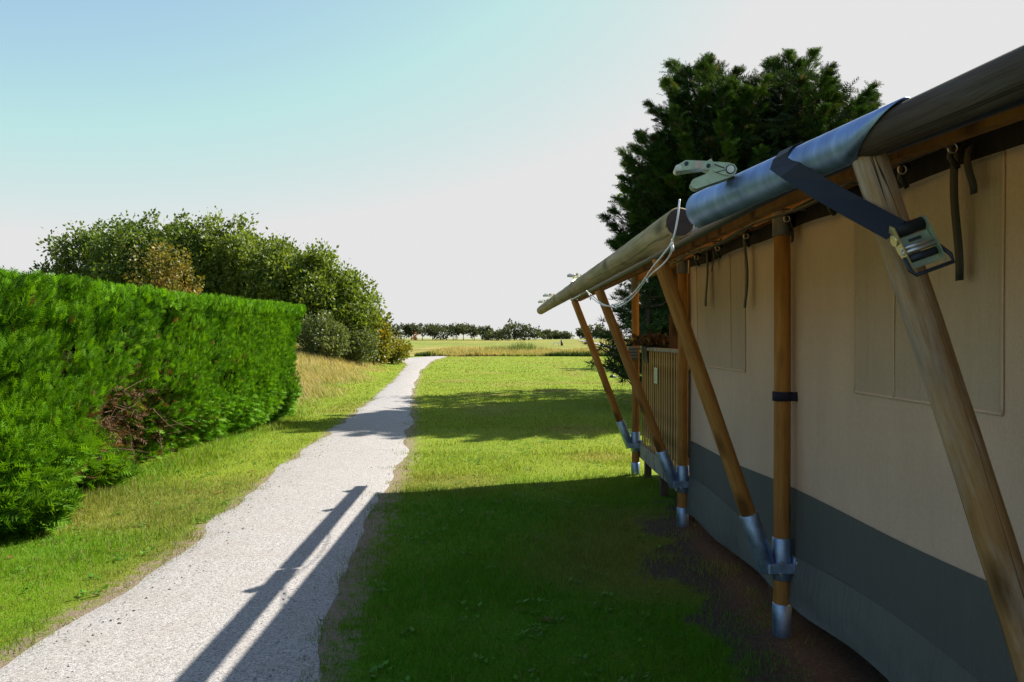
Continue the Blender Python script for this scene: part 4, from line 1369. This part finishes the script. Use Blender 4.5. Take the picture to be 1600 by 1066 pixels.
for i in range(20, len(ca) - 20, 24):
    p = ca[i] + Vector((0, 0, -.012))
    MB().tube([p, p + Vector((.004, 0, -.02))], [.006, .004], 6).build('bulb', M['white_cord'], cab)

# ratchet buckles on the eave log
def capsule(p, q, r0, r1, n=8):
    p = Vector((p[0], 0, p[1])); q = Vector((q[0], 0, q[1]))
    d = (q - p).normalized(); a0 = math.atan2(d.z, d.x)
    pts = []
    for k in range(n + 1):
        a = a0 + math.pi / 2 + math.pi * k / n
        pts.append((p.x + r0 * math.cos(a), p.z + r0 * math.sin(a)))
    for k in range(n + 1):
        a = a0 - math.pi / 2 + math.pi * k / n
        pts.append((q.x + r1 * math.cos(a), q.z + r1 * math.sin(a)))
    return pts
rat = thing('ratchet_buckle', 'open pale green ratchet buckle sitting on top of the steel sleeve', 'ratchet', tuple(at(1139, 268, 2.40)), 'ratchet buckles along the eave log', world_children=False)
for s in (-1, 1):
    T = Matrix.Translation((0, s * .026, 0))
    MB().prism(capsule((-.105, -.046), (-.002, -.004), .017, .020), .003, T).build('side_plate', M['ratchet'], rat)
for s in (-1, 1):
    T = Matrix.Translation((0, s * .031, 0))
    h = MB().prism([(-.175, .000), (-.168, .012), (-.142, .028), (-.075, .026), (-.062, .034), (-.056, .024), (-.008, .022), (.012, .016), (.021, .002), (.016, -.014), (.002, -.021), (-.02, -.018), (-.055, -.006), (-.085, .004), (-.140, -.004), (-.168, -.010)], .003, T).build('handle_plate', M['ratchet'], rat)
    bm_ = MB()
    for (x_, z_, r_) in ((-.140, .016, .007), (-.070, .010, .007)):
        bm_.tube([(x_, s * .0325, z_), (x_, s * .0365, z_)], r_, 10)
    sub_b = bm_.build('rivet', M['dark_steel'], None); sub_b.parent = h
    sb = MB().tube([(.0, s * .0325, 0), (.0, s * .0345, 0)], .0155, 20).build('hub', M['dark_steel'], None); sb.parent = h
    sb = MB().tube([(.0, s * .0345, 0), (.0, s * .0362, 0)], .012, 20).build('hub', M['ratchet_pale'], None); sb.parent = h
    sb = MB().box((-.035, s * .0328, .009), (.034, .0008, .004), Matrix.Rotation(.35, 3, 'Y')).build('slot', M['dark_steel'], None); sb.parent = h
    sb = MB().box((-.030, s * .0328, -.006), (.030, .0008, .003), Matrix.Rotation(-.3, 3, 'Y')).build('slot', M['dark_steel'], None); sb.parent = h
    sb = MB().tube([(-.165, s * .032, .002), (-.165, s * .0365, .002)], .010, 12).build('grip_cap', M['ratchet_pale'], None); sb.parent = h
    sb = MB().box((-.100, s * .0330, .014), (.024, .001, .022)).build('sticker', M['pink'], None); sb.parent = h
MB().tube([(-.165, -.034, .002), (-.165, .034, .002)], .011, 12).build('grip_bar', M['ratchet_pale'], rat)
MB().tube([(-.103, -.026, -.046), (-.103, .026, -.046)], .012, 12).build('anchor_bolt', M['bolt'], rat)
MB().tube([(0, -.024, 0), (0, .024, 0)], .015, 14).build('webbing_roll', M['black_web'], rat)
MB().box((-.11, 0, .004), (.10, .05, .003), Matrix.Rotation(-.05, 3, 'Y')).build('handle_web', M['ratchet_pale'], rat)
MB().box((-.055, 0, -.018), (.07, .046, .004), Matrix.Rotation(-.45, 3, 'Y')).build('pawl', M['ratchet_pale'], rat)
o = ribbon([(.005, 0, -.012), (.02, 0, -.028), (.05, 0, -.026), (.10, 0, .0), (.17, 0, .045)], .042).build('webbing', M['black_web'], rat, fix=False); add_solid(o, .002)
for (lab, dd, tilt, yaw) in [('grey ratchet buckle on the middle of the eave log above the second strut', 6.35, .12, 1.05),
                             ('small grey ratchet buckle second from the far tip of the eave log', 8.55, .05, .9),
                             ('farthest grey ratchet buckle at the far tip of the eave log', 9.45, -.05, 1.0)]:
    c = copy_tree(rat)
    p = logp(dd)
    c.location = (p.x + .075, dd, p.z + .092)
    c.rotation_euler = (0, tilt, yaw)
    c['label'] = lab
rat.rotation_euler = (0, .04, -.12); rat.scale = (.94, .94, .94)

# strap and ratchet tied to the cracked strut
tie = thing('ratchet_strap', 'black webbing strap with yellow zinc ratchet tied to the weathered strut', 'ratchet', tuple(at(1420, 380, 1.84)))
S0, S1 = Vector(STR[0][0]), Vector(STR[0][1])
pA = at(1268, 243, 2.06); pB = at(1400, 360, 1.83)
wd = Vector((.66, .0, .75)).normalized()
along = (pB - pA).normalized()
wd = (wd - along * wd.dot(along)).normalized()
_c = logp(2.16)
wrap = [_c + (out * math.cos(R(a)) + up * math.sin(R(a))) * .0635 for a in (130, 105, 80, 55, 30, 8)]
pA = wrap[-1] + Vector((.01, -.06, -.03))
along = (pB - pA).normalized()
wd = Vector((.66, .0, .75)); wd = (wd - along * wd.dot(along)).normalized()
pts = wrap + [pA, pA.lerp(pB, .33) + Vector((0, 0, -.004)), pA.lerp(pB, .66) + Vector((0, 0, -.003)), pB]
mbw = MB(); vs = []
for i, p in enumerate(pts):
    k = min(1.0, max(0.0, (i - 3) / 5))
    w_ = (ed * -1 * (1 - k) if (ed * -1).dot(wd) > 0 else ed * (1 - k)) + wd * k
    w_.normalize()
    for s_ in (-1, 1): vs.append(p + w_ * .030 * s_)
mbw.add(vs, [(2 * i, 2 * i + 1, 2 * i + 3, 2 * i + 2) for i in range(len(pts) - 1)], False)
o = mbw.build('webbing', M['black_web'], tie, fix=False); add_solid(o, .003)
# local frame of the ratchet: v down the strut, w across, n to the viewer
v = (at(1450, 432, 1.80) - at(1405, 350, 1.84)).normalized()
wv = Vector((.93, .05, .36)); wv = (wv - v * wv.dot(v)).normalized()
nv = wv.cross(v).normalized()
if nv.y > 0: nv = -nv
O = at(1420, 368, 1.835)
RM = Matrix((wv, nv, v)).transposed()                  # columns: across, towards viewer, down the strut
def L(a, b, c): return O + wv * a + nv * b + v * c
def lbox(c, s, name, mat, bev=.0015):
    return MB().box(L(*c), s, RM, bev).build(name, mat, tie)
def ltube(p, q, r, name, mat, seg=14):
    return MB().tube([L(*p), L(*q)], r, seg).build(name, mat, tie)
ltube((-.040, .006, -.016), (.040, .006, -.016), .016, 'webbing_roll', M['black_web'])
for s, mt in ((-1, M['gold_zinc']), (1, M['ratchet'])):
    poly = [(.0, -.020), (.018, -.032), (.030, -.020), (.026, .03), (.020, .085), (.006, .088), (-.004, .03)]
    Mx = Matrix.Translation(L(s * .040, 0, 0)) @ Matrix((nv, wv * s, v)).transposed().to_4x4()
    MB().prism(poly, .003, Mx).build('side_plate', mt, tie)
lbox((0, .012, .016), (.076, .004, .026), 'cover_plate', M['ratchet'])
lbox((0, .016, .016), (.030, .003, .006), 'slot', M['dark_steel'], 0)
ltube((-.044, .014, .040), (.046, .014, .040), .0055, 'spindle', M['bolt'])
ltube((-.036, .004, .056), (.036, .004, .056), .010, 'spindle', M['dark_steel'])
ltube((-.044, .016, .030), (.044, .016, .030), .004, 'spindle', M['bolt'])
lbox((0, .004, .072), (.07, .004, .018), 'pawl', M['ratchet'])
hb = MB().tube([L(-.043, .012, .05), L(-.046, .014, .082), L(-.040, .018, .098), L(.050, .022, .098), L(.054, .020, .080), L(.043, .012, .045)], .0048, 8).build('handle', M['dark_steel'], tie)
ltube((-.046, .010, .004), (-.040, .010, .004), .013, 'gear', M['gold_zinc'], 12)

# ------------------------------------------------------------------ small things out on the grass
st = thing('lawn_stone', 'small dark and pale stone lying on the lawn past the outer strut', 'stone', (at(957, 590, 33).x, 33, float(gz(at(957, 590, 33).x, 33))))
p = Vector(st.location)
MB().tube([p + Vector((0, 0, -.02)), p + Vector((0, 0, .04)), p + Vector((.02, 0, .10)), p + Vector((.03, 0, .13))], [.11, .12, .08, .02], 9, True, .3).build('dark_face', M['black'], st)
MB().tube([p + Vector((.12, 0, -.02)), p + Vector((.12, 0, .04)), p + Vector((.11, 0, .07))], [.09, .09, .03], 9, True, .3).build('pale_face', M['stone'], st)
d = 128.0
x0 = at(869, 540, d).x; z0 = float(gz(x0, d))
bn = thing('bench', 'low white bench out on the golf course', 'bench', (x0, d, z0))
MB().box((x0, d, z0 + .45), (1.0, .45, .10)).build('seat', M['white_paint'], bn)
for s in (-1, 1): MB().box((x0 + s * .4, d, z0 + .2), (.10, .4, .42)).build('leg', M['white_paint'], bn)
x1 = at(878, 540, d).x; z1 = float(gz(x1, d))
gb = thing('golf_bag', 'dark upright golf bag standing beside the far white bench', 'bag', (x1, d, z1))
MB().tube([(x1, d, z1), (x1 - .03, d, z1 + .4), (x1 - .08, d, z1 + .85)], [.2, .18, .15], 8).build('bag', M['black'], gb)
MB().tube([(x1 - .08, d, z1 + .85), (x1 - .12, d, z1 + 1.2)], [.08, .05], 6).build('club_heads', M['dark_steel'], gb)
